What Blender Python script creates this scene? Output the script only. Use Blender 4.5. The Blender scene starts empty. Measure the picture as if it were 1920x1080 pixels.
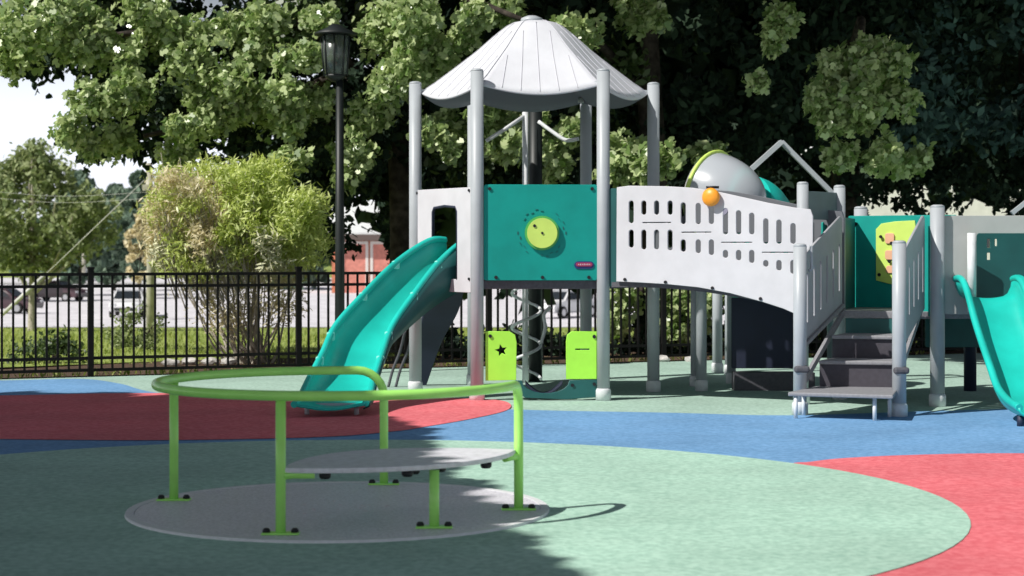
import bpy, bmesh, math, random
import numpy as np
from mathutils import Vector, Matrix
R = math.radians
random.seed(7); rng = np.random.default_rng(7)
scn = bpy.context.scene
COL = scn.collection
# ------------------------------------------------------------------ camera model (eye 1.45 m, horizon at y=475 of a 1920x1080 frame)
F = 3400.0; H = 1.45; HZ = 475.0
def gp(x, y, z=0.0):
    D = (H - z) * F / (y - HZ)
    return ((x - 960) * D / F, D, z)
def at(x, y, D):
    return ((x - 960) * D / F, D, H - (y - HZ) * D / F)
def wx(x, D): return (x - 960) * D / F
def wz(y, D): return H - (y - HZ) * D / F

# ------------------------------------------------------------------ materials
def mat(name, col, rough=0.5, spec=0.5, metal=0.0, noise=0.0, nscale=30, bump=0.0, bscale=200, coat=0.0, trans=0.0, alpha=1.0, col2=None, detail=6, dirt=0.0):
    m = bpy.data.materials.new(name); m.use_nodes = True
    nt = m.node_tree; b = nt.nodes['Principled BSDF']
    b.inputs['Base Color'].default_value = (*col, 1)
    b.inputs['Roughness'].default_value = rough
    b.inputs['Metallic'].default_value = metal
    b.inputs['Specular IOR Level'].default_value = spec
    b.inputs['Coat Weight'].default_value = coat
    b.inputs['Transmission Weight'].default_value = trans
    tc = nt.nodes.new('ShaderNodeTexCoord')
    if noise > 0 or col2:
        n = nt.nodes.new('ShaderNodeTexNoise'); n.inputs['Scale'].default_value = nscale; n.inputs['Detail'].default_value = detail
        nt.links.new(tc.outputs['Object'], n.inputs['Vector'])
        r = nt.nodes.new('ShaderNodeValToRGB')
        a = tuple(c * (1 - noise) for c in col) if not col2 else col
        c2 = tuple(min(1, c * (1 + noise)) for c in col) if not col2 else col2
        r.color_ramp.elements[0].position = .35; r.color_ramp.elements[1].position = .65
        r.color_ramp.elements[0].color = (*a, 1); r.color_ramp.elements[1].color = (*c2, 1)
        nt.links.new(n.outputs['Fac'], r.inputs['Fac'])
        out = r.outputs['Color']
        if dirt > 0:
            n3 = nt.nodes.new('ShaderNodeTexNoise'); n3.inputs['Scale'].default_value = 0.9; n3.inputs['Detail'].default_value = 5
            nt.links.new(tc.outputs['Object'], n3.inputs['Vector'])
            r3 = nt.nodes.new('ShaderNodeValToRGB')
            r3.color_ramp.elements[0].position = .3; r3.color_ramp.elements[1].position = .7
            r3.color_ramp.elements[0].color = (1 - dirt, 1 - dirt, 1 - dirt, 1); r3.color_ramp.elements[1].color = (1, 1, 1, 1)
            nt.links.new(n3.outputs['Fac'], r3.inputs['Fac'])
            mx = nt.nodes.new('ShaderNodeMixRGB'); mx.blend_type = 'MULTIPLY'; mx.inputs[0].default_value = 1
            nt.links.new(out, mx.inputs[1]); nt.links.new(r3.outputs['Color'], mx.inputs[2]); out = mx.outputs[0]
        nt.links.new(out, b.inputs['Base Color'])
    if bump > 0:
        n2 = nt.nodes.new('ShaderNodeTexNoise'); n2.inputs['Scale'].default_value = bscale; n2.inputs['Detail'].default_value = 3
        nt.links.new(tc.outputs['Object'], n2.inputs['Vector'])
        bp = nt.nodes.new('ShaderNodeBump'); bp.inputs['Strength'].default_value = bump; bp.inputs['Distance'].default_value = .01
        nt.links.new(n2.outputs['Fac'], bp.inputs['Height']); nt.links.new(bp.outputs['Normal'], b.inputs['Normal'])
    return m
def rubber(name, dark, light):
    m = mat(name, dark, .85, .25, col2=light, nscale=26, bump=.3, bscale=150, detail=9, dirt=.20)
    return m
def leafmat(name, c1, c2, transl=.3, gloss=.42, spec=.6):
    m = bpy.data.materials.new(name); m.use_nodes = True; nt = m.node_tree
    b = nt.nodes['Principled BSDF']; out = nt.nodes['Material Output']
    g = nt.nodes.new('ShaderNodeNewGeometry'); r = nt.nodes.new('ShaderNodeValToRGB')
    r.color_ramp.elements[0].color = (*c1, 1); r.color_ramp.elements[1].color = (*c2, 1)
    nt.links.new(g.outputs['Random Per Island'], r.inputs['Fac']); nt.links.new(r.outputs['Color'], b.inputs['Base Color'])
    b.inputs['Roughness'].default_value = gloss; b.inputs['Specular IOR Level'].default_value = spec
    t = nt.nodes.new('ShaderNodeBsdfTranslucent'); mx = nt.nodes.new('ShaderNodeMixShader')
    hs = nt.nodes.new('ShaderNodeHueSaturation'); hs.inputs['Value'].default_value = 1.5; hs.inputs['Saturation'].default_value = 1.2
    nt.links.new(r.outputs['Color'], hs.inputs['Color']); nt.links.new(hs.outputs['Color'], t.inputs['Color'])
    mx.inputs[0].default_value = transl
    nt.links.new(b.outputs[0], mx.inputs[1]); nt.links.new(t.outputs[0], mx.inputs[2]); nt.links.new(mx.outputs[0], out.inputs[0])
    return m
M = {}
M['post'] = mat('grey_powder_coat', (.40, .43, .46), .42, noise=.06, nscale=4)
M['sleeve'] = mat('white_sleeve', (.66, .68, .70), .6, noise=.08, nscale=9)
M['panel'] = mat('light_grey_plastic', (.64, .64, .68), .55, noise=.035, nscale=6, dirt=.12, bump=.08, bscale=300)
M['panel2'] = mat('warm_grey_plastic', (.42, .43, .42), .55, noise=.04, nscale=6)
M['slotgrey'] = mat('mid_grey_plastic', (.36, .37, .40), .55, noise=.05, nscale=6)
M['teal'] = mat('teal_plastic', (.003, .32, .275), .55, .3, noise=.06, nscale=5, dirt=.12, bump=.08, bscale=300)
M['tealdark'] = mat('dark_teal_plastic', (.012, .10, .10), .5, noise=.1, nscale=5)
M['slide'] = mat('turquoise_plastic', (.014, .55, .47), .38, .4, coat=.05, noise=.10, nscale=3, dirt=.15)
M['lime'] = mat('lime_plastic', (.42, .92, .08), .5, noise=.04, nscale=7)
M['yellowlime'] = mat('yellow_lime_plastic', (.60, .80, .16), .5, noise=.04, nscale=7)
M['peach'] = mat('peach_plastic', (.80, .45, .28), .5, noise=.04, nscale=7)
M['orange'] = mat('orange_plastic', (.95, .36, .03), .4, noise=.04, nscale=7)
M['navy'] = mat('navy_plastic', (.016, .022, .05), .6, noise=.1, nscale=5)
M['roof'] = mat('white_roof_plastic', (.66, .67, .72), .5, noise=.03, nscale=5, bump=.15, bscale=25)
M['rib'] = mat('roof_seam_grey', (.50, .50, .55), .6)
M['deck'] = mat('dark_vinyl_deck', (.085, .085, .10), .7, noise=.15, nscale=30)
M['riser'] = mat('purple_grey_riser', (.055, .05, .065), .7, noise=.1, nscale=25)
M['tread'] = mat('pale_grey_tread', (.25, .25, .27), .65, noise=.1, nscale=40)
M['bolt'] = mat('dark_bolt', (.03, .03, .035), .45, .5, .6)
M['black'] = mat('black_powder_coat', (.006, .005, .005), .6, .2, noise=.2, nscale=8)
M['lampblack'] = mat('black_lamp_paint', (.008, .012, .012), .5, noise=.2, nscale=8)
M['glass'] = mat('lantern_glass', (.25, .3, .28), .25, trans=.75)
M['bubble'] = mat('translucent_grey_plastic', (.62, .66, .72), .25, trans=.35, coat=.3)
M['red'] = mat('red_plate', (.35, .03, .10), .5)
M['bluedark'] = mat('dark_blue_plate', (.02, .03, .16), .5)
M['whitep'] = mat('white_print', (.7, .6, .65), .5)
M['spin'] = mat('green_tube_paint', (.44, .94, .20), .38, .5, noise=.05, nscale=8, coat=.2)
M['disc'] = mat('lilac_grey_disc', (.76, .74, .81), .42, 1.0, noise=.16, nscale=60, bump=.25, bscale=260)
M['discrim'] = mat('white_rim', (.75, .76, .78), .5, noise=.05)
M['seatm'] = mat('grey_seat_plate', (.74, .74, .80), .5, noise=.10, nscale=20)
M['bark'] = mat('bark', (.055, .045, .038), .95, .2, noise=.45, nscale=9, bump=.8, bscale=30)
M['barkpale'] = mat('pale_bark', (.42, .38, .32), .9, .2, noise=.25, nscale=12)
M['pole'] = mat('weathered_pole', (.46, .44, .36), .9, .2, noise=.25, nscale=5)
M['brick'] = mat('red_brick_wall', (.55, .20, .12), .9, .2, noise=.25, nscale=6)
M['doorred'] = mat('faded_red_door', (.62, .24, .19), .7, .3, noise=.15, nscale=3)
M['trim'] = mat('white_trim', (.7, .66, .62), .7)
M['roofpale'] = mat('pale_roof_sheet', (.70, .72, .72), .6, noise=.05, nscale=2)
M['housew'] = mat('white_siding', (.78, .78, .76), .8, noise=.08, nscale=2)
M['carwhite'] = mat('white_car_paint', (.80, .80, .82), .3, coat=.6)
M['cardark'] = mat('dark_maroon_paint', (.06, .025, .035), .3, coat=.6)
M['carglass'] = mat('dark_car_glass', (.02, .025, .03), .1, .8)
M['tyre'] = mat('tyre_rubber', (.015, .015, .015), .9)
M['chrome'] = mat('wheel_rim', (.5, .5, .52), .3, metal=.8)
M['lampglass'] = mat('headlight_glass', (.6, .62, .65), .15, .8)
M['wire'] = mat('pale_wire_guard', (.62, .62, .58), .6)
M['stone'] = mat('pale_stone', (.5, .48, .46), .9, noise=.3, nscale=12)
M['mulch'] = mat('mulch', (.11, .075, .055), 1, .1, noise=.5, nscale=40, bump=1, bscale=90)
M['asphalt'] = mat('sunbleached_asphalt', (.70, .68, .72), .9, .2, noise=.14, nscale=1.3, dirt=.1)
M['concrete'] = mat('pale_concrete', (.55, .54, .54), .9, .2, noise=.08, nscale=2)
M['grass'] = mat('lawn', (.17, .24, .05), .95, .1, col2=(.44, .52, .16), nscale=3.5, bump=.3, bscale=60, dirt=.2)
M['rub_mint'] = rubber('mint_rubber', (.36, .58, .47), (.52, .76, .63))
M['rub_mint2'] = rubber('mint_rubber_far', (.34, .50, .42), (.48, .66, .57))
M['rub_blue'] = rubber('blue_rubber', (.14, .32, .57), (.22, .43, .72))
M['rub_red'] = rubber('red_rubber', (.76, .14, .17), (.90, .24, .27))
M['leaf_lit'] = leafmat('leaf_lit', (.12, .21, .05), (.62, .70, .38), .28, .33, .9)  # sunlight and leaf sheen put into the colour
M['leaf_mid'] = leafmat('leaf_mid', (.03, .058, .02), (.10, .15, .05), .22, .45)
M['leaf_shade'] = leafmat('leaf_shade', (.012, .026, .018), (.035, .06, .035), .08, .7, .15)  # shade of the crown depths put into the colour
M['leaf_blue'] = leafmat('leaf_blue', (.04, .085, .08), (.10, .17, .15), .1, .7, .2)
M['leaf_lime'] = leafmat('leaf_lime', (.32, .40, .09), (.72, .78, .34), .35, .4)
M['leaf_rust'] = leafmat('leaf_rust', (.50, .44, .26), (.76, .70, .50), .35, .5)
M['leaf_far'] = leafmat('leaf_far', (.20, .26, .12), (.38, .42, .22), .25, .6, .2)
M['leaf_farteal'] = leafmat('leaf_far_dark', (.11, .17, .13), (.20, .27, .19), .15, .7, .2)

# ------------------------------------------------------------------ object helpers
def tag(o, label=None, cat=None, group=None, kind=None):
    if label: o['label'] = label
    if cat: o['category'] = cat
    if group: o['group'] = group
    if kind: o['kind'] = kind
    return o
ROOTLOC = {}
def empty(name, loc, label, cat, group=None):
    o = bpy.data.objects.new(name, None); COL.objects.link(o); o.location = loc; o.empty_display_size = .3
    ROOTLOC[o] = Vector(loc)
    return tag(o, label, cat, group)
def offset(parent):
    v = Vector((0, 0, 0)); p = parent
    while p: v += p.location; p = p.parent
    return v
def link_mesh(name, me, m, parent=None, loc=None):
    """me is in world coordinates"""
    o = bpy.data.objects.new(name, me); COL.objects.link(o)
    off = offset(parent) if parent else Vector((0, 0, 0))
    if loc is not None:
        o.location = Vector(loc) - off; me.transform(Matrix.Translation(-Vector(loc)))
    else:
        me.transform(Matrix.Translation(-off))
    if parent: o.parent = parent
    if m is not None and not me.materials: me.materials.append(m)
    return o
class MB:
    def __init__(s): s.v = []; s.f = []; s.mi = []; s.cur = 0; s.sm = []
    def add(s, vs, fs, smooth=False):
        n = len(s.v); s.v += [tuple(v) for v in vs]
        for f in fs: s.f.append([i + n for i in f]); s.mi.append(s.cur); s.sm.append(smooth)
    def box(s, c, size, rz=0, mtx=None):
        x, y, z = (k / 2 for k in size)
        vs = [Vector((a * x, b * y, d * z)) for a in (-1, 1) for b in (-1, 1) for d in (-1, 1)]
        T = mtx if mtx is not None else Matrix.Rotation(rz, 3, 'Z')
        vs = [T @ v + Vector(c) for v in vs]
        s.add(vs, [(0, 1, 3, 2), (4, 6, 7, 5), (0, 4, 5, 1), (2, 3, 7, 6), (0, 2, 6, 4), (1, 5, 7, 3)])
    def bar(s, a, b, w, d):
        a, b = Vector(a), Vector(b); z = (b - a); L = z.length; z.normalize()
        up = Vector((0, 0, 1)) if abs(z.z) < .95 else Vector((0, 1, 0))
        x = up.cross(z).normalized(); y = z.cross(x)
        T = Matrix((x, y, z)).transposed()
        s.box((a + b) / 2, (w, d, L), mtx=T)
    def tube(s, pts, r, seg=14, closed=False, caps=True):
        P = [Vector(p) for p in pts]; n = len(P)
        rr = r if isinstance(r, (list, tuple)) else [r] * n
        T = []
        for i in range(n):
            if closed: t = P[(i + 1) % n] - P[i - 1]
            else: t = P[min(i + 1, n - 1)] - P[max(i - 1, 0)]
            T.append(t.normalized())
        up = Vector((0, 0, 1)) if abs(T[0].z) < .9 else Vector((1, 0, 0))
        N = (up - T[0] * up.dot(T[0])).normalized()
        vs = []
        for i in range(n):
            N = (N - T[i] * N.dot(T[i])).normalized(); B = T[i].cross(N)
            for k in range(seg):
                a = 2 * math.pi * k / seg
                vs.append(P[i] + (N * math.cos(a) + B * math.sin(a)) * rr[i])
        fs = []
        m = n if closed else n - 1
        for i in range(m):
            j = (i + 1) % n
            for k in range(seg):
                l = (k + 1) % seg
                fs.append((i * seg + k, i * seg + l, j * seg + l, j * seg + k))
        s.add(vs, fs, True)
        if caps and not closed:
            o = len(s.v) - len(vs)
            s.f.append([o + k for k in range(seg)][::-1]); s.mi.append(s.cur); s.sm.append(False)
            s.f.append([o + (n - 1) * seg + k for k in range(seg)]); s.mi.append(s.cur); s.sm.append(False)
    def lathe(s, c, prof, seg=32, axis='Z'):
        vs = []; c = Vector(c)
        for (r, h) in prof:
            for k in range(seg):
                a = 2 * math.pi * k / seg
                p = Vector((r * math.cos(a), r * math.sin(a), h))
                if axis == 'Y': p = Vector((p.x, p.z, p.y))
                if axis == 'X': p = Vector((p.z, p.x, p.y))
                vs.append(c + p)
        fs = []
        for i in range(len(prof) - 1):
            for k in range(seg):
                l = (k + 1) % seg
                fs.append((i * seg + k, i * seg + l, (i + 1) * seg + l, (i + 1) * seg + k))
        s.add(vs, fs, True)
        o = len(s.v) - len(vs)
        s.f.append([o + k for k in range(seg)][::-1]); s.mi.append(s.cur); s.sm.append(False)
        s.f.append([o + (len(prof) - 1) * seg + k for k in range(seg)]); s.mi.append(s.cur); s.sm.append(False)
    def mesh(s, name='m', mats=None):
        me = bpy.data.meshes.new(name); me.from_pydata(s.v, [], s.f); me.update()
        me.polygons.foreach_set('use_smooth', s.sm); me.polygons.foreach_set('material_index', s.mi)
        if mats:
            for q in mats: me.materials.append(q)
        return me
    def build(s, name, m, parent=None, loc=None, mats=None, bevel=0):
        o = link_mesh(name, s.mesh(name, mats), m, parent, loc)
        if bevel:
            b = o.modifiers.new('bevel', 'BEVEL'); b.width = bevel; b.segments = 2; b.limit_method = 'ANGLE'
        return o
def structure(name, mb_or_me, m):
    me = mb_or_me.mesh(name) if isinstance(mb_or_me, MB) else mb_or_me
    return tag(link_mesh(name, me, m), kind='structure')
# flat plate cut from a 2D outline with holes; frame = origin, u axis (horizontal), thickness along normal
def plate(name, A, B, outer, holes, th, m, parent, bevel=.004, push=0.0):
    """outline in (u,z): u metres along AB from A; returns object. push moves it along the normal (towards the viewer side)"""
    cu = bpy.data.curves.new('tmp', 'CURVE'); cu.dimensions = '2D'; cu.fill_mode = 'BOTH'
    cu.extrude = max(th / 2 - bevel, .001); cu.bevel_depth = bevel; cu.bevel_resolution = 1
    for poly in [outer] + holes:
        sp = cu.splines.new('POLY'); sp.points.add(len(poly) - 1); sp.use_cyclic_u = True
        for i, p in enumerate(poly): sp.points[i].co = (p[0], p[1], 0, 1)
    ob = bpy.data.objects.new('tmp', cu); COL.objects.link(ob)
    dg = bpy.context.evaluated_depsgraph_get(); me = bpy.data.meshes.new_from_object(ob.evaluated_get(dg))
    bpy.data.objects.remove(ob); bpy.data.curves.remove(cu)
    u = Vector((B[0] - A[0], B[1] - A[1], 0)).normalized(); n = Vector((u.y, -u.x, 0))
    T = Matrix(((u.x, 0, n.x, A[0] + n.x * push), (u.y, 0, n.y, A[1] + n.y * push), (0, 1, 0, 0), (0, 0, 0, 1)))
    me.transform(T)
    me.materials.clear(); me.materials.append(m)
    return link_mesh(name, me, m, parent)
def onp(x, y, A, B):
    """pixel ray hits the vertical plane through A, B: returns (u, z)"""
    k = (x - 960) / F; ux, uy = B[0] - A[0], B[1] - A[1]; L = math.hypot(ux, uy); ux /= L; uy /= L
    # A + t u = (k D, D)
    t = (k * A[1] - A[0]) / (ux - k * uy); D = A[1] + t * uy
    return (t, wz(y, D))
def slot(cx, cy, w, h, n=6):
    """rounded slot"""
    pts = []
    r = min(w, h) / 2
    for (sx, sy, a0) in ((1, 1, 0), (-1, 1, 90), (-1, -1, 180), (1, -1, 270)):
        for k in range(n + 1):
            a = R(a0 + 90 * k / n)
            pts.append((cx + sx * (w / 2 - r) + r * math.cos(a), cy + sy * (h / 2 - r) + r * math.sin(a)))
    return pts
def rrect(x0, y0, x1, y1, r=.03, n=4):
    pts = []
    for (cx, cy, a0) in ((x1 - r, y1 - r, 0), (x0 + r, y1 - r, 90), (x0 + r, y0 + r, 180), (x1 - r, y0 + r, 270)):
        for k in range(n + 1):
            a = R(a0 + 90 * k / n); pts.append((cx + r * math.cos(a), cy + r * math.sin(a)))
    return pts
def catmull(pts, n=8, closed=False):
    P = [Vector(p) for p in pts]; out = []; m = len(P)
    rngi = range(m) if closed else range(m - 1)
    for i in rngi:
        if closed: p0, p1, p2, p3 = P[i - 1], P[i], P[(i + 1) % m], P[(i + 2) % m]
        else: p0, p1, p2, p3 = P[max(i - 1, 0)], P[i], P[i + 1], P[min(i + 2, m - 1)]
        for k in range(n):
            t = k / n
            out.append(.5 * ((2 * p1) + (-p0 + p2) * t + (2 * p0 - 5 * p1 + 4 * p2 - p3) * t * t + (-p0 + 3 * p1 - 3 * p2 + p3) * t ** 3))
    if not closed: out.append(P[-1].copy())
    return out
def ground_sheet(name, pts, z, m, smooth=True):
    P = catmull([(p[0], p[1], z) for p in pts], 8, True) if smooth else [Vector((p[0], p[1], z)) for p in pts]
    bm = bmesh.new(); vs = [bm.verts.new((p.x, p.y, z)) for p in P]; f = bm.faces.new(vs)
    if f.normal.z < 0: f.normal_flip()
    bmesh.ops.triangulate(bm, faces=bm.faces[:])
    me = bpy.data.meshes.new(name); bm.to_mesh(me); bm.free()
    for p in me.polygons:
        if p.normal.z < 0: p.flip()
    return structure(name, me, m)

# ================================================================== GROUND
def terr(D):
    pts = [(0, -.02), (24, -.02), (27, -.06), (40, -.55), (60, -1.3), (82, -1.98), (90, -2.05), (300, -2.15), (420, -2.2), (900, -2.6), (4000, -4)]
    for (a, za), (b, zb) in zip(pts, pts[1:]):
        if D <= b: return za + (zb - za) * (D - a) / (b - a)
    return pts[-1][1]
Ds = [-60, -20, 0, 10, 20, 24, 27, 33, 40, 50, 60, 70, 82, 90, 110, 150, 200, 300, 360, 420, 600, 900, 2000, 4000]
g = MB(); xs = [-3000, -800, -200, -60, -20, 0, 20, 60, 200, 800, 3000]
g.add([(x, d, terr(max(d, 0))) for d in Ds for x in xs], [(i * 11 + j, i * 11 + j + 1, (i + 1) * 11 + j + 1, (i + 1) * 11 + j) for i in range(len(Ds) - 1) for j in range(10)])
structure('ground', g, M['grass'])
def band(name, x0, x1, d0, d1, m, dz=.02, n=12):
    b = MB(); vs = []
    for i in range(n + 1):
        d = d0 + (d1 - d0) * i / n
        vs += [(x0, d, terr(d) + dz), (x1, d, terr(d) + dz)]
    b.add(vs, [(2 * i, 2 * i + 1, 2 * i + 3, 2 * i + 2) for i in range(n)])
    return structure(name, b, m)
FA = Vector((-5.87, 20.8, 0)); FD = Vector((1, .43, 0)).normalized()     # fence line
def fpt(X, off=0): return (X - off * FD.y, 20.8 + .43 * (X + 5.87) + off * FD.x)
band('parking_lot', -120, 120, 84, 205, M['asphalt'], .03)
band('pavement', -120, 120, 205, 216, M['concrete'], .12, 2)
band('road', -300, 300, 222, 262, M['asphalt'], .04, 4)
mu = [fpt(-14, .12), fpt(16, .12), fpt(16, 3.2), fpt(9, 2.8), fpt(4, 3.3), fpt(0, 2.6), fpt(-3, 2.9), fpt(-6, 1.7), fpt(-9, 1.4), fpt(-14, 1.6)]
ground_sheet('mulch_bed', mu, .004, M['mulch'], False)
edge = [fpt(-14, -.12), fpt(16, -.12), (16, -12), (-14, -12)]
ground_sheet('playground_surface', edge, .012, M['rub_mint2'], False)
def P2(l): return [gp(x, y)[:2] for x, y in l]
blue = P2([(-500, 722), (-200, 718), (0, 716), (150, 713), (225, 722), (310, 741), (600, 758), (960, 771), (1250, 777), (1480, 782), (1750, 774), (2200, 764), (2500, 800), (2400, 900), (1400, 930), (700, 930), (0, 930), (-500, 900)])
ground_sheet('blue_surface', blue, .016, M['rub_blue'])
redl = P2([(-400, 748), (0, 745), (200, 741), (400, 741), (700, 746), (860, 750), (935, 754), (958, 763), (945, 775), (880, 790), (800, 804), (740, 813), (600, 824), (300, 830), (0, 828), (-400, 824)])
ground_sheet('red_surface', redl, .020, M['rub_red'])
redr = P2([(1440, 885), (1520, 871), (1600, 863), (1750, 857), (1920, 855), (2300, 858), (2700, 900), (2700, 1300)]) + [(5, 4.5), (2, 4), (0, 6), (0, 9)]
ground_sheet('red_surface_near', redr, .020, M['rub_red'])
disc = [(-1.08 + 3.6 * math.cos(a), 10.38 + 3.5 * math.sin(a)) for a in [2 * math.pi * k / 96 for k in range(96)]]
ground_sheet('mint_circle_surface', disc, .024, M['rub_mint'], False)

# ================================================================== SPINNER
SC = Vector((-.96, 10.08, 0))
sp = empty('merry_go_round', (SC.x, SC.y, .024), 'green tube rail spinner with flush lilac grey disc and pale seat plate', 'spinner')
b = MB(); b.lathe((SC.x, SC.y, 0), [(1.115, .026), (1.115, .036)], 96); b.build('platform_disc', M['disc'], sp)
b = MB()
prof = [(1.118, .024), (1.118, .038), (1.165, .038), (1.168, .024)]
vs = []; n = 96
for (r, h) in prof:
    for k in range(n): vs.append((SC.x + r * math.cos(2 * math.pi * k / n), SC.y + r * math.sin(2 * math.pi * k / n), h))
b.add(vs, [(i * n + k, i * n + (k + 1) % n, (i + 1) * n + (k + 1) % n, (i + 1) * n + k) for i in range(3) for k in range(n)]); b.build('rim', M['discrim'], sp)
for i in range(14):
    a = random.random() * 6.28; r = .32 * math.sqrt(random.random())
    b = MB(); b.lathe((SC.x + .05 + r * math.cos(a), SC.y + r * math.sin(a), 0), [(.009, .036), (.009, .0375)], 8)
    b.build('stud', M['whitep'], sp)
RR = 1.0; RZ = .735; TR = .026
def rp(deg, r=RR, z=RZ): return Vector((SC.x + r * math.cos(R(deg)), SC.y + r * math.sin(R(deg)), z))
pts = [rp(80, 1.02, .03), rp(80, 1.02, .4), rp(80, 1.02, .58)]
for k in range(1, 7):
    a = R(90 * k / 6); pts.append(rp(80 + 9 * (1 - math.cos(a)), 1.02 - .02 * k / 6, .58 + (RZ - .58) * math.sin(a)))
for d in range(94, 344, 4): pts.append(rp(d))
for k in range(0, 7):
    a = R(90 * k / 6); pts.append(rp(346 + 9 * math.sin(a), RR, .58 + (RZ - .58) * math.cos(a)))
pts += [rp(355.2, RR, .4), rp(355.2, RR, .03)]
b = MB(); b.tube(pts, TR, 16); b.build('rail', M['spin'], sp)
def foot(mb, p, ang):
    mb.lathe((p[0], p[1], 0), [(.07, .036), (.07, .046)], 20)
legs = [(163, 1.02, RZ - .01), (258, .98, RZ - .01), (307, .93, .335)]
for d, r, zt in legs:
    b = MB(); b.tube([rp(d, r, .036), rp(d, r * .999, zt / 2), rp(d, r, zt)], TR, 16); lg = b.build('leg', M['spin'], sp)
for d, r in ((163, 1.02), (258, .98), (307, .93), (80, 1.02), (355.2, 1.0)):
    p = rp(d, r, 0)
    b = MB(); b.box((p.x, p.y, .042), (.19, .07, .010)); bf = b.build('base_plate', M['spin'], sp, bevel=.004)
    for s_ in (-1, 1):
        b = MB(); b.lathe((p.x + s_ * .072, p.y, 0), [(.020, .0472), (.020, .058), (.012, .068)], 12); b.build('bolt', M['bolt'], bf)
# seat plate (lens between two legs)
pB, pE = rp(259, .96, .365), rp(354, .96, .365)
def lens(z):
    out = []
    for k in range(17):
        t = k / 16; a = 259 + (354 - 259) * t; out.append(rp(a, .985, z))
    for k in range(1, 16):
        t = k / 16; q = pE.lerp(pB, t); nrm = Vector((SC.x - .1 + .04 - (pB.x + pE.x) / 2, SC.y + .12 - (pB.y + pE.y) / 2, 0)).normalized()
        q = q + nrm * .46 * math.sin(math.pi * t) ** .8; q.z = z; out.append(q)
    return out
lo, hi = lens(.345), lens(.372); n = len(lo)
b = MB(); b.add(lo + hi, [list(range(n))[::-1], [n + k for k in range(n)]] + [(k, (k + 1) % n, n + (k + 1) % n, n + k) for k in range(n)])
st = b.build('seat', M['seatm'], sp, bevel=.006)
b = MB(); b.tube([rp(258, .98, .33), rp(262, .96, .335), rp(268, .95, .335)], .02, 10); b.build('bracket', M['spin'], sp)
b = MB(); b.tube([rp(355.2, 1, .33), rp(351, .97, .335), rp(346, .95, .335)], .02, 10); b.build('bracket', M['spin'], sp)
for d, r in ((271, .93), (297, .94), (302, .86), (313, .86), (330, .95)):
    p = rp(d, r, .33); b = MB(); b.lathe((p.x, p.y, 0), [(.022, .312), (.030, .322), (.030, .3445)], 12); b.build('bolt', M['bolt'], st)

# ================================================================== PLAY STRUCTURE
hc = Vector((.235, 18.79, 0)); s_ = 1.235; rot = R(2.2)
def hp(k, r=1.0):   # hex corner k: 0 right, 1 rear right, 2 rear left, 3 left, 4 front left, 5 front right
    a = R(60 * k) + rot; return Vector((hc.x + s_ * r * math.cos(a), hc.y + s_ * r * math.sin(a), 0))
C0, C1, C2, C3, C4, C5 = [hp(k) for k in range(6)]
ps = empty('play_structure', (hc.x, hc.y, .012), 'teal and light grey climbing frame with white hexagonal roof, slides, arched bridge and steps', 'playground')
PR = .064
def post(x, y, ztop, r=PR, sleeve=True, z0=.012, m='post'):
    b = MB(); b.tube([(x, y, z0), (x, y, ztop * .5), (x, y, ztop - .02)], r, 20)
    b.lathe((x, y, 0), [(r, ztop - .02), (r * .93, ztop - .004), (r * .6, ztop + .006)], 20)
    o = b.build('post', M[m], ps, loc=(x, y, z0))
    if sleeve:
        b = MB(); b.lathe((x, y, 0), [(r + .012, z0 + .002), (r + .012, .11), (r + .002, .13)], 20); b.build('post_sleeve', M['sleeve'], o)
    return o
tops = [3.22, 3.22, 3.2, 3.22, wz(130, C4.y), wz(130, C5.y)]
for c, t in zip((C0, C1, C2, C3, C4, C5), tops): post(c.x, c.y, t)
# deck
DZ = 1.19
b = MB(); hx = [hp(k, .97) for k in range(6)]
b.add([(p.x, p.y, DZ - .09) for p in hx] + [(p.x, p.y, DZ) for p in hx], [[5, 4, 3, 2, 1, 0], [6, 7, 8, 9, 10, 11]] + [(k, (k + 1) % 6, 6 + (k + 1) % 6, 6 + k) for k in range(6)])
b.build('deck', M['deck'], ps, bevel=.01)
# roof
prof = [(0, 3.86), (.12, 3.855), (.25, 3.83), (.40, 3.715), (.61, 3.53), (.78, 3.40), (.92, 3.295), (1.04, 3.205), (1.12, 3.155), (1.18, 3.11)]
def rz(r):
    for (a, za), (c, zc) in zip(prof, prof[1:]):
        if r <= c + 1e-9: return za + (zc - za) * (r - a) / (c - a)
    return prof[-1][1]
NS = 24
def roofpt(th, t, lift=0.0):
    """th degrees, t 0..1"""
    m = (th % 60) - 30; hexr = math.cos(R(30)) / math.cos(R(m)); w = min(1, t * 1.6) ; shape = (1 - w) + w * (hexr * 1.0)
    rc = 1.18 * t; bulge = 1 - (abs(m) / 30) ** 2
    r = rc * shape * (1 + .045 * bulge * t)
    z = rz(rc) - .10 * bulge * t ** 3 + lift
    a = R(th) + rot
    return Vector((hc.x + r * math.cos(a), hc.y + r * math.sin(a), z))
NT = 16; vs = []
for i in range(NT + 1):
    for k in range(6 * NS): vs.append(roofpt(k * 60 / NS, max(i / NT, .02)))
q = 6 * NS
fs = [(i * q + k, (i + 1) * q + k, (i + 1) * q + (k + 1) % q, i * q + (k + 1) % q) for i in range(NT) for k in range(q)] + [list(range(q))]
b = MB(); b.add(vs, fs, True)
roof = b.build('roof', None, ps, mats=[M['roof'], mat('roof_underside_shade', (.20, .21, .26), .7)])  # second material darkens the underside, roof shade put into its colour
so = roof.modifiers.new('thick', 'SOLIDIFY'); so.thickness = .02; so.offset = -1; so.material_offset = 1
b = MB()
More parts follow.
